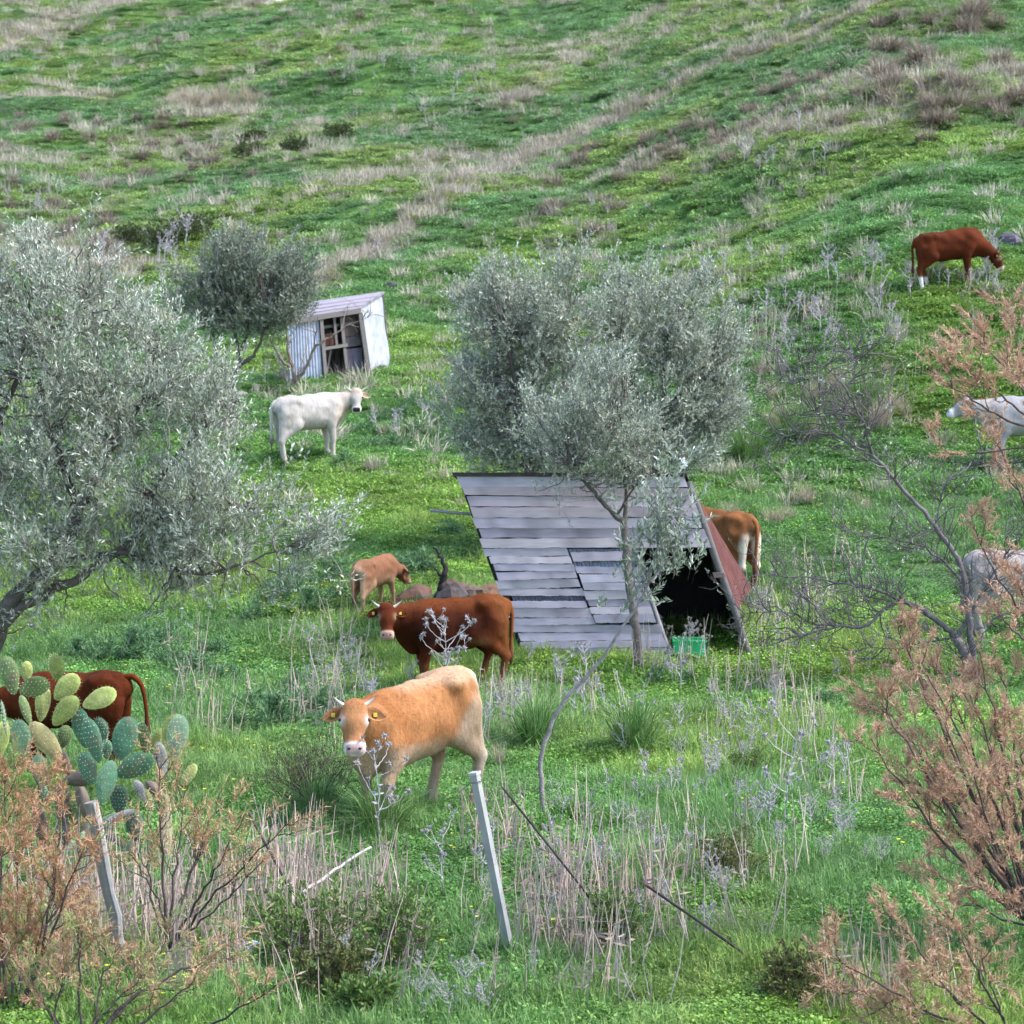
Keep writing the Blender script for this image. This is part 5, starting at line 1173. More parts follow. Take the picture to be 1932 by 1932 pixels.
# ------------------------------------------------------------------ posts, rods, sticks
def posts():
    g0 = pt(963, 1790, 19.0); g = A([g0[0], g0[1], gz(g0[0], g0[1])]); top = pt(896, 1462, 19.0)
    root = thing('metal_post', 'leaning grey galvanised metal fence post beside the tan cow', 'post', g)
    ax = unit(top - g); s1 = unit(np.cross(ax, A([0, 1.0, 0]))); s2 = np.cross(s1, ax)
    def prof(name, x0, x1, y0, y1, col, p0=g - ax * 0.15, p1=top):
        V = [p + s1 * x + s2 * y for p in (p0, p1) for x, y in ((x0, y0), (x1, y0), (x1, y1), (x0, y1))]
        obj(name, MB().add(A(V), [[0, 3, 2, 1], [4, 5, 6, 7], [0, 1, 5, 4], [1, 2, 6, 5], [2, 3, 7, 6], [3, 0, 4, 7]], col).mesh(name, M_METAL, g), root)
    a45 = 0.5
    s1, s2 = s1 * math.cos(a45) + s2 * math.sin(a45), s2 * math.cos(a45) - s1 * math.sin(a45)
    prof('web', -0.028, 0.028, -0.028, 0.028, (0.33, 0.325, 0.32))
    prof('cap_plate', -0.036, 0.036, -0.036, 0.036, (0.42, 0.40, 0.40), top + ax * 0.001, top + ax * 0.022)
    wr = [top - ax * 0.05 + (s1 * math.cos(t) + s2 * math.sin(t)) * 0.045 for t in np.linspace(0, 6.6, 20)] + [top - ax * 0.09 - A([0.14, 0, 0.05])]
    obj('wire_tie', MB().tube(A(wr), 0.004, 5, (0.10, 0.09, 0.09)).mesh('wire_tie', M_METAL, g), root)
    # split wooden post before the cactus
    g0 = pt(238, 1800, 18.8); g = A([g0[0], g0[1], gz(g0[0], g0[1])]); top = pt(172, 1515, 18.8)
    root = thing('wooden_post', 'weathered split wooden fence post leaning before the prickly pear', 'post', g)
    rng = np.random.default_rng(3); n = 9; P = g - A([0, 0, .1]) + (top - g + A([0, 0, .1])) * np.linspace(0, 1, n)[:, None] + rng.normal(0, 0.004, (n, 3))
    obj('post', MB().tube(P, 0.052 * rng.uniform(0.9, 1.08, n), 9, (0.24, 0.215, 0.19)).mesh('post', M_WOOD, g, True), root)
    obj('pale_split_face', MB().tube(P[1:] + A([0.034, -0.034, 0]), 0.021 * rng.uniform(0.7, 1.2, n - 1), 5, (0.50, 0.47, 0.44)).mesh('split', M_WOOD, g), root)
    for a, b, Y, r, lab in (((470, 1535), (583, 1750), 19.8, 0.011, 'thin dark iron rod leaning among the dead stalks'), ((950, 1488), (1205, 1815), 19.4, 0.010, 'long thin dark iron rod leaning beside the metal post'), ((1222, 1672), (1434, 1810), 18.7, 0.012, 'dark brown iron rod lying slanted over the open grass')):
        p1 = pt(*b, Y); p1[2] = min(p1[2], gz(p1[0], p1[1])) ; p0 = pt(*a, Y + 0.5)
        o = thing('iron_rod', lab, 'rod', p1); obj('bar', MB().tube(A([p1 - unit(p0 - p1) * 0.15, (p0 + p1) / 2 + A([0.006, 0, 0.004]), p0]), r, 6, (0.045, 0.035, 0.032)).mesh('bar', M_RUST, p1, True), o)
        obj('tip', MB().tube(A([p0, p0 + unit(p0 - p1) * 0.03]), [r * 0.98, r * 0.5], 6, (0.09, 0.05, 0.04)).mesh('tip', M_RUST, p1, True), o)
    p0, p1 = pt(572, 1684, 20.2), pt(700, 1598, 20.6)
    P = wig([p0, (p0 + p1) / 2 + A([0, 0, 0.01]), p1], 0.006, np.random.default_rng(6)); p0[2] -= 0.0
    o = thing('dead_stick', 'pale bleached stick propped in the dead stalks', 'stick', p0); obj('stick', MB().tube(P, np.linspace(0.014, 0.009, len(P)), 6, (0.55, 0.49, 0.47)).mesh('stick', M_BARK, p0, True), o)
    obj('side_twig', MB().tube(wig([P[4], P[4] + A([0.1, 0, -0.12])], 0.004, np.random.default_rng(7)), 0.005, 4, (0.5, 0.44, 0.42)).mesh('twig', M_BARK, p0, True), o)
    # fence wires
    for (a, b, Y0, Y1, lab) in (((958, 1720), (1500, 1712), 19.0, 19.6, 'thin slack fence wire running off the metal post'), ((-20, 1765), (232, 1760), 18.6, 18.8, 'thin slack fence wire tied to the wooden post')):
        P0, P1 = pt(*a, Y0), pt(*b, Y1); t = np.linspace(0, 1, 14)[:, None]; P = P0 * (1 - t) + P1 * t - A([0, 0, 0.10]) * (1 - (2 * t - 1) ** 2)
        obj('fence_wire', MB().tube(P, 0.0022, 4, (0.16, 0.14, 0.13)).mesh('fence_wire', M_METAL, P0), loc=P0, label=lab, cat='wire')
posts()

# ------------------------------------------------------------------ rocks
def rock_mesh(rng, sx, sy, sz, c0, c1):
    a = np.linspace(0, math.pi, 9); bb = np.linspace(0, 2 * math.pi, 14)[:-1]; nb = 13
    P = A([[math.sin(x) * math.cos(y), math.sin(x) * math.sin(y), math.cos(x)] for x in a for y in bb])
    o = rng.uniform(0, 50); f = 0.62 + 0.75 * fbm(P[:, 0] * 1.6 + P[:, 1] * 1.1, P[:, 2] * 1.6 - P[:, 1] * 1.3, 1.0, o)
    for _ in range(7):
        d = unit(rng.normal(size=3)); h = rng.uniform(0.55, 0.85); k = P @ d * f; f = np.where(k > h, f * h / np.maximum(k, 1e-6), f)
    w_ = fbm(P[:, 0] * 2, P[:, 2] * 2 + P[:, 1], 1.0, o + 9)[:, None]
    F = [[i * nb + j, i * nb + (j + 1) % nb, (i + 1) * nb + (j + 1) % nb, (i + 1) * nb + j] for i in range(8) for j in range(nb)]
    w_ = sstep(0.4, 0.62, w_)
    return MB().add(P * f[:, None] * A([sx, sy, sz]), [q[::-1] for q in F], A(c0) * (1 - w_) + A(c1) * w_)
def rocks():
    rng = np.random.default_rng(71)
    for (px, py, w_, h_, c0, c1, lab, rot) in ((780, 1140, 46, 26, (0.16, 0.13, 0.125), (0.30, 0.15, 0.10), 'dark slanting rock nearest the grazing calf in the stone heap', 0.3), (845, 1148, 34, 34, (0.30, 0.26, 0.24), (0.16, 0.13, 0.13), 'pale grey rock behind the charred snag', 0.1), (868, 1136, 36, 34, (0.19, 0.155, 0.15), (0.34, 0.19, 0.12), 'tallest purple-grey rock in the stone heap', 0.0), (893, 1140, 28, 28, (0.17, 0.14, 0.135), (0.33, 0.23, 0.19), 'small dark rock between the tall and the mossy rock', 0.5), (918, 1138, 40, 24, (0.22, 0.18, 0.12), (0.36, 0.19, 0.13), 'reddish mossy rock against the plank shed corner', 0.2),
                                              (450, 752, 22, 9, (0.45, 0.40, 0.37), (0.52, 0.47, 0.44), 'flat pale stone at the foot of the forked olive trunk', 0.0), (715, 470, 13, 10, (0.16, 0.13, 0.18), (0.22, 0.18, 0.24), 'small purple boulder on the slope above the corrugated hut', 0.0), (735, 545, 18, 9, (0.09, 0.08, 0.085), (0.14, 0.12, 0.12), 'dark flat boulder just above the corrugated hut roof', 0.2), (1908, 462, 30, 17, (0.20, 0.165, 0.21), (0.27, 0.23, 0.28), 'purple-grey boulder beyond the grazing red-brown cow', 0.0), (655, 712, 20, 6, (0.40, 0.34, 0.31), (0.46, 0.4, 0.36), 'flat stone slab at the corrugated hut doorstep', 0.0), (780, 708, 22, 6, (0.38, 0.28, 0.22), (0.44, 0.34, 0.28), 'flat stone slab beside the white side of the hut', 0.0), (672, 660 + 40, 10, 5, (0.4, 0.34, 0.3), (0.45, 0.4, 0.35), 'small flat stone under the corrugated hut opening', 0.0)):
        g = ground(px, py); s = g[1] / F0
        b = rock_mesh(rng, w_ * s * 1.1, w_ * s * 0.9, h_ * s * 1.15, c0, c1)
        b.C = [q * 0.42 for q in b.C]; obj('rock', b.mesh('rock', M_ROCK), loc=g + A([0, 0, h_ * s * 0.25]), rz=rot, label=lab, cat='rock')
    # bare pale earth scar high on the hill
    for (px, py, rx, ry, col, nm, lab) in ((523, 4, 24, 30, (0.62, 0.53, 0.52), 'earth_scar', 'pale pinkish patch of bare eroded earth high on the hill'), (440, 130, 60, 10, (0.20, 0.15, 0.10), 'earth_scar', 'brown patch of bare earth high on the hill')):
        g = ground(px, py); s = g[1] / F0; n = 26; V = []; rr = np.linspace(0, 1, 7)
        for r_ in rr:
            for j in range(n):
                t = j / n * 6.283; q = r_ * (0.75 + 0.5 * vnoise(math.cos(t) * 1.5, math.sin(t) * 1.5, 1.0, px)); x = g[0] + rx * s * q * math.cos(t); y = g[1] + ry * s * 3.2 * q * math.sin(t); V.append((x, y, gz(x, y) + 0.16 * (1 - r_ ** 4) - 0.02))
        F = [[i * n + j, i * n + (j + 1) % n, (i + 1) * n + (j + 1) % n, (i + 1) * n + j] for i in range(6) for j in range(n)]
        obj(nm, MB().add(A(V) - g, F, col).mesh(nm, M_ROCK, smooth=True), loc=g, kind='structure')
    for (px, py, w_, lab) in ((472, 1795, 24, 'crumpled white plastic litter caught in the dead stalks'), (1507, 1126, 10, 'white scrap of litter on the grass right of the plank shed'), (735, 1196, 16, 'pale flat scrap lying below the red-brown cow muzzle')):
        g = ground(px, py); s = g[1] / F0; b = rock_mesh(rng, w_ * s, w_ * s * 0.8, w_ * s * 0.55, (0.72, 0.74, 0.78), (0.6, 0.62, 0.68))
        obj('plastic_litter', b.mesh('plastic_litter', M_TAG), loc=g + A([0, 0, 0.03]), label=lab, cat='litter')
    for px in (1418, 1440):
        g = ground(px, 941); t = np.linspace(-0.2, 3.34, 14); P = np.stack([np.cos(t) * 0.10, np.sin(t) * 0.01, np.sin(t) * 0.05], 1)
        obj('rusty_hoop', MB().tube(P, 0.016, 6, (0.30, 0.12, 0.07)).mesh('rusty_hoop', M_RUST, smooth=True), loc=g + A([0, 0, 0.05]), label='low rusty iron hoop in the grass above the golden brown cow', cat='hoop', group='rusty hoops above the golden brown cow')
rocks()

# ------------------------------------------------------------------ dead thistles
def star(b, p, r, rng, col):
    n = 16; d = rng.normal(size=(n, 3)); d[:, 2] += 0.35; d /= np.linalg.norm(d, axis=1)[:, None]
    s_ = np.cross(d, rng.normal(size=(n, 3))); s_ /= np.linalg.norm(s_, axis=1)[:, None]; l = r * rng.uniform(0.7, 1.25, n)[:, None]
    V = np.stack([p - s_ * r * 0.22, p + s_ * r * 0.22, p + d * l], 1)
    b.add(V.reshape(-1, 3), np.arange(n)[:, None] * 3 + A([[0, 1, 2]]), A(col) * rng.uniform(0.75, 1.2))
    a = np.linspace(0, math.pi, 4); bb = np.linspace(0, 6.283, 7)[:-1]
    P = A([[math.sin(x) * math.cos(y), math.sin(x) * math.sin(y), math.cos(x)] for x in a for y in bb]) * r * 0.5 + p
    b.add(P, [[i * 6 + j, (i + 1) * 6 + j, (i + 1) * 6 + (j + 1) % 6, i * 6 + (j + 1) % 6] for i in range(3) for j in range(6)], A(col) * 0.6)
TH_COL = (0.42, 0.385, 0.395)
def thistle_shape(seed, nbr, spread=0.5, hr=0.034, fat=1.0):
    rng = np.random.default_rng(seed); sb = MB(); heads = []
    P = wig([(0, 0, -0.03), (rng.normal(0, .03), rng.normal(0, .03), 0.5), (rng.normal(0, .06), rng.normal(0, .06), 0.93)], 0.006, rng, 8)
    sb.tube(P, np.linspace(0.0075, 0.0045, len(P)) * fat, 5, TH_COL, cap=False); heads.append(P[-1])
    for q in range(nbr):
        j = rng.integers(len(P) // 3, len(P) - 1); a = rng.random() * 6.283; l = rng.uniform(0.18, 0.42) * (1.2 - 0.5 * j / len(P)); e = P[j] + A([math.cos(a) * spread * l * 1.6, math.sin(a) * spread * l * 1.6, l * 0.8])
        Q = wig([P[j], (P[j] + e) / 2 + A([math.cos(a), math.sin(a), -0.3]) * 0.03, e], 0.004, rng, 6); sb.tube(Q, np.linspace(0.0048, 0.003, len(Q)) * fat, 4, A(TH_COL) * 1.1, cap=False); heads.append(e)
        for z in range(rng.integers(1, 3)):
            k = rng.integers(len(Q) // 3, len(Q)); f = Q[k] + A([rng.normal(0, .06), rng.normal(0, .06), rng.uniform(0.05, 0.13)]); sb.tube([Q[k], f], [0.003 * fat, 0.0024 * fat], 4, A(TH_COL) * 1.1, cap=False); heads.append(f)
    for q in range(12):   # dead spiny leaves along the stem
        j = rng.integers(1, len(P) - 1); d = unit(A([rng.normal(), rng.normal(), rng.normal(0.1, 0.4)])); s_ = unit(np.cross(d, rng.normal(size=3)))
        l = rng.uniform(0.05, 0.11); sb.add([P[j], P[j] + d * l * .5 + s_ * .012, P[j] + d * l, P[j] + d * l * .5 - s_ * .012], [[0, 1, 2, 3]], A(TH_COL) * rng.uniform(.8, 1.2))
    hm = []
    for h in heads:
        hb = MB(); star(hb, A([0.0, 0, 0]), hr * rng.uniform(0.8, 1.2), rng, TH_COL); hm.append((h, hb))
    return sb, hm
def thistles():
    rng = np.random.default_rng(81); near_, far_ = [], []
    for k in range(5):
        sb, hm = thistle_shape(200 + k, (18, 12, 9, 13, 8)[k], 0.6, 0.043)
        near_.append((sb.mesh('thistle_stem', M_THISTLE), [(h, hb.mesh('flower_head', M_THISTLE)) for h, hb in hm]))
    for k in range(6):
        sb, hm = thistle_shape(300 + k, (7, 5, 9, 6, 4, 8)[k], 0.5, 0.055, 2.3)
        b = sb
        for h, hb in hm: b.add(np.vstack(hb.V) + h, np.vstack(hb.Ft), np.vstack(hb.C)[:len(np.vstack(hb.V))])
        far_.append(b.mesh('dead_thistle', M_THISTLE))
    def big(px, py, h, k, label, group=None):
        g = ground(px, py); r = thing('dead_thistle', label, 'thistle', g, group); s = h * g[1] / F0
        r.scale = (s, s, s); r.rotation_euler = (rng.normal(0, .08), rng.normal(0, .08), rng.random() * 6.28)
        obj('stem', near_[k][0], r)
        for h_, me in near_[k][1]: obj('flower_head', me, r, loc=h_)
    big(838, 1320, 165, 0, 'bushy dead grey thistle standing against the flank of the dark red-brown cow')
    big(975, 1405, 110, 1, 'dead grey thistle behind the hindquarters of the tan cow')
    big(905, 1690, 150, 2, 'tall branching dead thistle left of the metal post', 'dead thistles by the metal post')
    big(838, 1700, 150, 4, 'bare-stemmed dead thistle below the belly of the tan cow')
    big(712, 1590, 190, 4, 'thin tall dead thistle rising before the tan cow foreleg')
    for px, py, h in ((800, 1930, 90), (880, 1925, 120), (840, 1945, 100), (925, 1935, 80)): big(px, py, h, int(rng.integers(1, 5)), 'dead purple-grey thistle on the roadside verge below the metal post', 'thistles on the verge below the post')
    for px, py, h in ((1250, 1230, 60), (1300, 1245, 75), (1330, 1255, 60)): big(px, py, h, int(rng.integers(1, 5)), 'dead thistle standing at the plank shed doorway', 'thistles at the shed doorway')
    for px, py, h in ((1480, 1560, 200), (1430, 1600, 110), (1400, 1560, 90), (1530, 1580, 80), (1590, 1600, 90), (1470, 1620, 70), (1350, 1690, 90), (1360, 1730, 110), (1340, 1790, 90), (1260, 1640, 70), (1200, 1600, 80), (1240, 1520, 70), (1130, 1650, 70), (1060, 1560, 90), (1110, 1560, 70), (1560, 1640, 60), (1350, 1480, 90), (1420, 1420, 100), (1370, 1400, 90), (1290, 1450, 60), (1660, 1640, 60)):
        big(px, py, h, int(rng.integers(0, 5)), 'dead purple-grey thistle scattered over the open grass right of the sapling', 'thistles over the open grass')
    for px, py, h in ((590, 1330, 80), (640, 1310, 90), (680, 1270, 70), (665, 1290, 60), (690, 1330, 70), (610, 1290, 60), (960, 1360, 70), (720, 1300, 50)):
        big(px, py, h, int(rng.integers(1, 5)), 'dead thistle among the feathery fennel by the red-brown cow', 'thistles among the fennel')
    def small(px, py, h, label, group):
        g = ground(px, py); s = h * g[1] / F0
        o = obj('dead_thistle', far_[int(rng.integers(0, 6))], loc=g, rz=rng.random() * 6.28, sc=s, label=label, cat='thistle', group=group); o.rotation_euler[0] = rng.normal(0, .1)
    for i in range(34): small(rng.uniform(1330, 1930), 545 + rng.normal(0, 22), rng.uniform(30, 62), 'pale dead thistle in the band below the grazing red-brown cow', 'thistles below the grazing cow')
    for i in range(14): small(rng.uniform(1440, 1700), rng.uniform(600, 690), rng.uniform(40, 75), 'pale dead thistle on the slope left of the profile white cow', 'thistles on the slope by the white cow')
    for i in range(12): small(rng.uniform(1080, 1340), 560 + rng.normal(0, 20), rng.uniform(30, 50), 'pale dead thistle behind the olive crowns', 'thistles behind the olive crowns')
    for i in range(12): small(rng.uniform(1380, 1560), rng.uniform(230, 380), rng.uniform(28, 55), 'pale dead thistle on the bare middle of the right slope', 'thistles on the right slope')
    for i in range(14): small(rng.uniform(1000, 1250), rng.uniform(390, 520), rng.uniform(18, 36), 'small pale dead thistle on the green slope above the olives', 'thistles above the olives')
    for i in range(22): small(rng.uniform(640, 960), 190 - 0.1 * rng.uniform(0, 400) + rng.normal(0, 28), rng.uniform(16, 30), 'tiny pale dead thistle along the upper hill terrace', 'thistles on the upper terrace')
    for i in range(12): small(rng.uniform(10, 120), rng.uniform(370, 420), rng.uniform(20, 38), 'pale dead thistle on the left hill spur', 'thistles on the left spur')
    for i in range(16): small(rng.uniform(190, 360), rng.uniform(470, 560), rng.uniform(36, 62), 'pale dead thistle behind the big olive crown', 'thistles behind the big olive')
    for i in range(10): small(rng.uniform(470, 560), rng.uniform(690, 740), rng.uniform(24, 40), 'pale dead thistle at the foot of the bare forked tree', 'thistles by the bare tree')
    for i in range(9): small(rng.uniform(690, 900), rng.uniform(650, 850), rng.uniform(34, 70), 'thin dead thistle on the green between hut and olives', 'thistles between hut and olives')
    for i in range(14): small(1000 + i * 48 + rng.normal(0, 14), 262 - i * 18 + rng.normal(0, 6), rng.uniform(14, 24), 'tiny pale dead thistle lining the diagonal track', 'thistles along the diagonal track')
    for i in range(46): small(rng.uniform(1040, 1700), rng.uniform(1290, 1700), rng.uniform(40, 95), 'small dead grey thistle on the meadow beyond the iron rods', 'small thistles on the meadow')
    for i in range(16): small(rng.uniform(560, 1000), rng.uniform(1240, 1420), rng.uniform(40, 80), 'small dead grey thistle around the two foremost cows', 'small thistles around the cows')
    for i in range(18): small(rng.uniform(640, 1300), rng.uniform(1600, 1920), rng.uniform(50, 100), 'dead grey thistle on the verge around the metal post', 'small thistles around the metal post')
    for i in range(10): small(rng.uniform(1400, 1560), rng.uniform(1140, 1220), rng.uniform(40, 75), 'dead thistle in the grass right of the rusty sheet', 'thistles by the rusty sheet')
thistles()

# ------------------------------------------------------------------ tussocks, fennel, shrubs
def tussocks():
    rng = np.random.default_rng(91); D, G, M3 = [], [], []
    for k in range(5):
        b = MB(); blades(b, 260, 0.17, 0.25, 0.48, 0.014, 0.75, (0.15, 0.115, 0.09), (0.40, 0.33, 0.255), rng, bend=0.9); blades(b, 40, 0.12, 0.15, 0.3, 0.013, 0.7, (0.05, 0.09, 0.03), (0.10, 0.15, 0.05), rng, bend=0.8)
        D.append(b.mesh('dry_tussock', M_PLANT))
    for k in range(3):
        b = MB(); blades(b, 420, 0.13, 0.3, 0.75, 0.0095, 0.55, (0.05, 0.14, 0.03), (0.20, 0.33, 0.10), rng, bend=0.8); blades(b, 40, 0.1, 0.3, 0.7, 0.007, 0.5, (0.3, 0.27, 0.16), (0.42, 0.37, 0.25), rng)
        G.append(b.mesh('green_tussock', M_PLANT))
    for k in range(3):
        b = MB(); blades(b, 170, 0.12, 0.3, 0.75, 0.008, 0.35, (0.27, 0.22, 0.15), (0.46, 0.39, 0.28), rng, bend=0.6); M3.append(b.mesh('straw_tussock', M_PLANT))
    def put(pool, px, py, wpx, nm, label, group, sz=1.0):
        g = ground(px, py); s = wpx * g[1] / F0 / 0.55
        obj(nm, pool[int(rng.integers(0, len(pool)))], loc=g - A([0, 0, 0.02]), rz=rng.random() * 6.28, sc=(s, s, s * sz * rng.uniform(0.8, 1.15)), label=label, cat='tussock', group=group)
    for i in range(46): put(D, rng.uniform(0, 480), rng.uniform(195, 360), rng.uniform(20, 36), 'dry_tussock', 'dry brown grass tussock on the left hill spur', 'tussocks on the left spur')
    for i in range(24): put(D, rng.uniform(0, 700), rng.uniform(10, 170), rng.uniform(14, 26), 'dry_tussock', 'small dry brown tussock on the upper left hill', 'tussocks on the upper hill')
    for i in range(26): put(D, rng.uniform(0, 230), rng.uniform(390, 560), rng.uniform(26, 50), 'dry_tussock', 'dry brown tussock on the ridge behind the big olive crown', 'tussocks behind the big olive')
    for i in range(60):
        u = rng.random(); put(D, 1000 + u * 700 + rng.normal(0, 50), 400 - u * 250 + rng.normal(0, 45), rng.uniform(24, 50), 'dry_tussock', 'dry purple-brown tussock scattered across the right hillside', 'tussocks on the right hillside')
    for i in range(30): put(D, rng.uniform(1620, 1932), rng.uniform(20, 240), rng.uniform(34, 70), 'dry_tussock', 'large dry tussock near the top of the right hillside', 'tussocks on the upper right')
    for i in range(14): put(D, rng.uniform(820, 1080), rng.uniform(120, 260), rng.uniform(14, 26), 'dry_tussock', 'small dry tussock between the diagonal tracks', 'tussocks between the tracks')
    for i in range(16): put(M3, 340 + rng.uniform(-8, 140), 200 + rng.normal(0, 9), rng.uniform(22, 40), 'straw_tussock', 'pale straw tussock along the terrace lip of the left spur', 'straw tussocks on the terrace lip')
    for i in range(18): put(M3, rng.uniform(1330, 1720), rng.uniform(700, 830), rng.uniform(30, 60), 'straw_tussock', 'pale straw tussock on the slope above the leafless tree', 'straw tussocks above the leafless tree')
    for i in range(9): put(M3, rng.uniform(1380, 1640), rng.uniform(920, 1000), rng.uniform(30, 60), 'straw_tussock', 'pale straw tussock on the grass beyond the plank shed', 'straw tussocks beyond the shed')
    for px, py, wd, lab in ((720, 1575, 120, 'large green grass tussock at the tan cow forefeet'), (1195, 1420, 105, 'large green tussock right of the sapling stem'), (1010, 1410, 100, 'green and straw tussock behind the tan cow rump'), (1410, 870, 85, 'green tussock on the slope right of the olive crowns'), (1500, 830, 80, 'green tussock upslope beside the leafless tree top'), (600, 1550, 90, 'green tussock under the dark twiggy shrub'), (1380, 1560 - 60, 60, 'small green tussock among the thistles'), (1210, 1690, 70, 'green tussock at the upper end of the lying rod'), (1960 - 330, 770, 70, 'green tussock left of the profile white cow')):
        put(G, px, py, wd, 'green_tussock', lab, None)
    for px, py, wd, lab in ((965, 1590, 46, 'clump of dry pink-brown grass right of the metal post'), (1225, 1570, 40, 'dark dry clump standing in the open grass'), (940, 1440, 40, 'straw clump behind the tan cow hind leg')): put(M3, px, py, wd, 'straw_tussock', lab, None, 1.3)
tussocks()

def shrubs():
    rng = np.random.default_rng(95)
    # fennel: mounds of feathery threads
    FN = []
    for k in range(4):
        b = MB()
        for q in range(44):
            a = rng.random() * 6.283; el = rng.uniform(0.3, 1.4); l = rng.uniform(0.22, 0.5); d = A([math.cos(a) * math.cos(el), math.sin(a) * math.cos(el), math.sin(el)])
            n = 30; t = rng.random(n)[:, None] ** 0.7; dr = A([0, 0, -0.28]) * t ** 2 * l
            c = d * l * t + dr; e = d * 0.6 + rng.normal(0, 0.6, (n, 3)); e /= np.linalg.norm(e, axis=1)[:, None]; ln = rng.uniform(0.04, 0.10, n)[:, None]
            w_ = np.cross(e, rng.normal(size=(n, 3))); w_ /= np.linalg.norm(w_, axis=1)[:, None]; w_ *= 0.0065
            V = np.stack([c - w_, c + w_, c + e * ln + w_ * .4, c + e * ln - w_ * .4], 1); kk = rng.random((n, 1)) * .6 + rng.random() * .4
            b.add(V.reshape(-1, 3), np.arange(n)[:, None] * 4 + A([[0, 1, 2, 3]]), np.repeat((A([0.04, 0.11, 0.04]) * (1 - kk) + A([0.20, 0.33, 0.15]) * kk)[:, None], 4, 1).reshape(-1, 3))
        FN.append(b.mesh('fennel', M_PLANT))
    def fen(px, py, wd, label, group):
        g = ground(px, py); s = wd * g[1] / F0 / 0.62; obj('fennel_plant', FN[int(rng.integers(0, 4))], loc=g, rz=rng.random() * 6.28, sc=(s, s, s * rng.uniform(0.8, 1.1)), label=label, cat='fennel', group=group)
    for px, py, wd in ((520, 1370, 130), (590, 1350, 120), (480, 1340, 90), (640, 1350, 90), (560, 1310, 90), (610, 1380, 80), (450, 1375, 80)): fen(px, py, wd, 'feathery blue-green fennel left of the tan cow head', 'fennel by the tan cow')
    for px, py, wd in ((200, 1250, 90), (260, 1240, 110), (320, 1260, 100), (370, 1280, 110), (420, 1290, 90), (150, 1240, 80), (300, 1220, 90), (400, 1240, 80), (340, 1300, 80)): fen(px, py, wd, 'feathery blue-green fennel between the olive and the prickly pear', 'fennel behind the prickly pear')
    for px, py, wd in ((560, 1120, 110), (620, 1100, 100), (520, 1140, 90), (590, 1150, 90), (640, 1140, 70), (480, 1170, 80)): fen(px, py, wd, 'feathery dark fennel left of the grazing calf', 'fennel left of the calf')
    for px, py, wd in ((765, 1085, 80), (800, 1075, 80), (740, 1075, 60), (850, 1010, 60)): fen(px, py, wd, 'feathery fennel between the calf and the plank shed', 'fennel behind the calf')
    for px, py, wd in ((720, 800, 55), (760, 790, 55), (700, 850, 60), (740, 845, 65), (790, 825, 60), (830, 800, 50), (690, 820, 45), (650, 880, 60), (780, 770, 50)): fen(px, py, wd, 'feathery fennel on the grass before the white cow', 'fennel by the white cow')
    for px, py, wd in ((1435, 1030, 44), (1450, 1000, 36), (1240, 1290, 60), (1300, 1290, 60), (680, 715, 36), (720, 700, 30), (1500, 1350, 60), (1560, 1330, 60)): fen(px, py, wd, 'low feathery fennel around the plank shed and corrugated hut', 'fennel around the sheds')
    DKL = ((0.035, 0.03, 0.02), (0.085, 0.07, 0.045), (0.12, 0.12, 0.06))
    # twiggy shrubs
    def shrub(px, py, w_, h_, label, stem, leafc, nl, seed, ls=0.03):
        r2 = np.random.default_rng(seed); g = ground(px, py); s = g[1] / F0; W_, H_ = w_ * s, h_ * s
        root = thing('shrub', label, 'shrub', g); sb = MB(); lb = MB()
        def gr(a, d, l, r, lev):
            P = [a]
            for i in range(4): d = unit(d + r2.normal(0, 0.2, 3) + A([0, 0, 0.06])); P.append(P[-1] + d * l / 4)
            P = A(P); sb.tube(P, np.linspace(r, r * .5, 5), 3, A(stem) * r2.uniform(.7, 1.4), cap=False)
            if lev: 
                for q in range(3): gr(P[r2.integers(1, 5)], unit(d + r2.normal(0, .55, 3)), l * .6, r * .6, lev - 1)
            m = max(1, nl); leaf_sprays(lb, P[-1][None], d[None], A([l * .5]), m, ls, ls * .38, leafc, r2)
        for q in range(38 if leafc is DKL else 24):
            a = r2.random() * 6.283; o = A([math.cos(a), math.sin(a), 0]); gr(o * W_ * .12, unit(o * W_ * .5 * r2.random() + A([0, 0, H_ * .6])), H_ * r2.uniform(.5, .75), 0.006, 2)
        obj('stems', sb.mesh('stems', M_BARK), root); obj('leaves', lb.mesh('leaves', M_PLANT), root)
    GRL = ((0.05, 0.11, 0.02), (0.12, 0.20, 0.05), (0.22, 0.27, 0.08)); BRL = ((0.06, 0.035, 0.025), (0.10, 0.13, 0.04), (0.24, 0.22, 0.07))
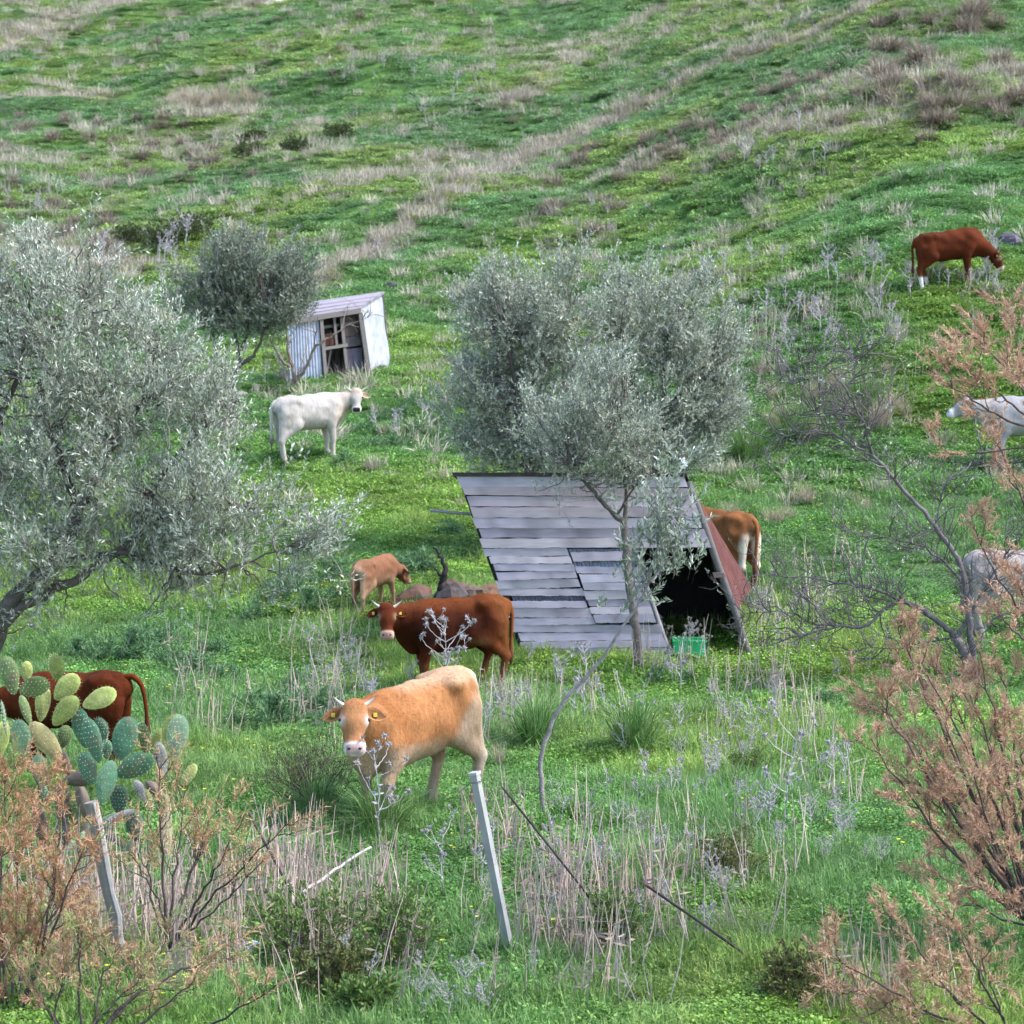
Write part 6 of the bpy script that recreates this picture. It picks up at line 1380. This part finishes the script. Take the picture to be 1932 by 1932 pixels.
    shrub(590, 1530, 170, 135, 'dark twiggy dry shrub left of the tan cow forelegs', (0.07, 0.05, 0.045), DKL, 8, 1, 0.024)
    shrub(1375, 1660, 130, 90, 'brown-green leafy shrub amid the thistles on the open grass', (0.09, 0.06, 0.045), BRL, 8, 2)
    shrub(1415, 1470, 80, 50, 'small leafy shrub at the foot of the sapling meadow', (0.09, 0.06, 0.045), GRL, 8, 3)
    shrub(570, 1810, 150, 130, 'leafy green shrub among the dead stalks by the iron rod', (0.08, 0.06, 0.05), GRL, 9, 4, 0.045)
    shrub(770, 1820, 170, 120, 'leafy shrub with dark stems left of the metal post foot', (0.08, 0.055, 0.05), GRL, 9, 5, 0.045)
    shrub(620, 1880, 110, 90, 'dark-stemmed leafy shrub on the verge below the stalks', (0.07, 0.05, 0.045), BRL, 9, 6, 0.045)
    shrub(1160, 1790, 80, 90, 'thin leafy shrub at the foot of the long iron rod', (0.1, 0.06, 0.045), GRL, 7, 7, 0.04)
    shrub(1500, 1890, 110, 90, 'leafy shrub with reddish stems on the verge by the low tamarisk', (0.1, 0.06, 0.045), BRL, 8, 8, 0.04)
    shrub(680, 1925, 90, 70, 'broad-leaved green shrub at the very edge of the verge', (0.08, 0.06, 0.045), GRL, 9, 9, 0.05)
    shrub(1650, 1370, 60, 45, 'small yellow-green shrub under the leafless tree', (0.09, 0.06, 0.045), GRL, 8, 10)
    for i, (px, py, w_, h_) in enumerate(((310, 470, 90, 40), (360, 450, 80, 40), (250, 460, 80, 36), (470, 300, 60, 28), (560, 290, 60, 28), (640, 260, 60, 26), (480, 270, 50, 24))):
        shrub(px, py, w_, h_, ('low dark green shrub just left above the domed olive crown', 'low dark green shrub straight behind the domed olive crown', 'low dark green shrub between the big and the domed olive', 'larger olive-green shrub below the straw terrace lip', 'olive-green shrub in the hollow beside the straw strip', 'olive-green shrub on the far bank of the hollow', 'small olive-green shrub tucked under the terrace lip')[i], (0.07, 0.06, 0.045), ((0.035, 0.06, 0.02), (0.08, 0.11, 0.04), (0.15, 0.17, 0.07)), 8, 20 + i, 0.10)
shrubs()
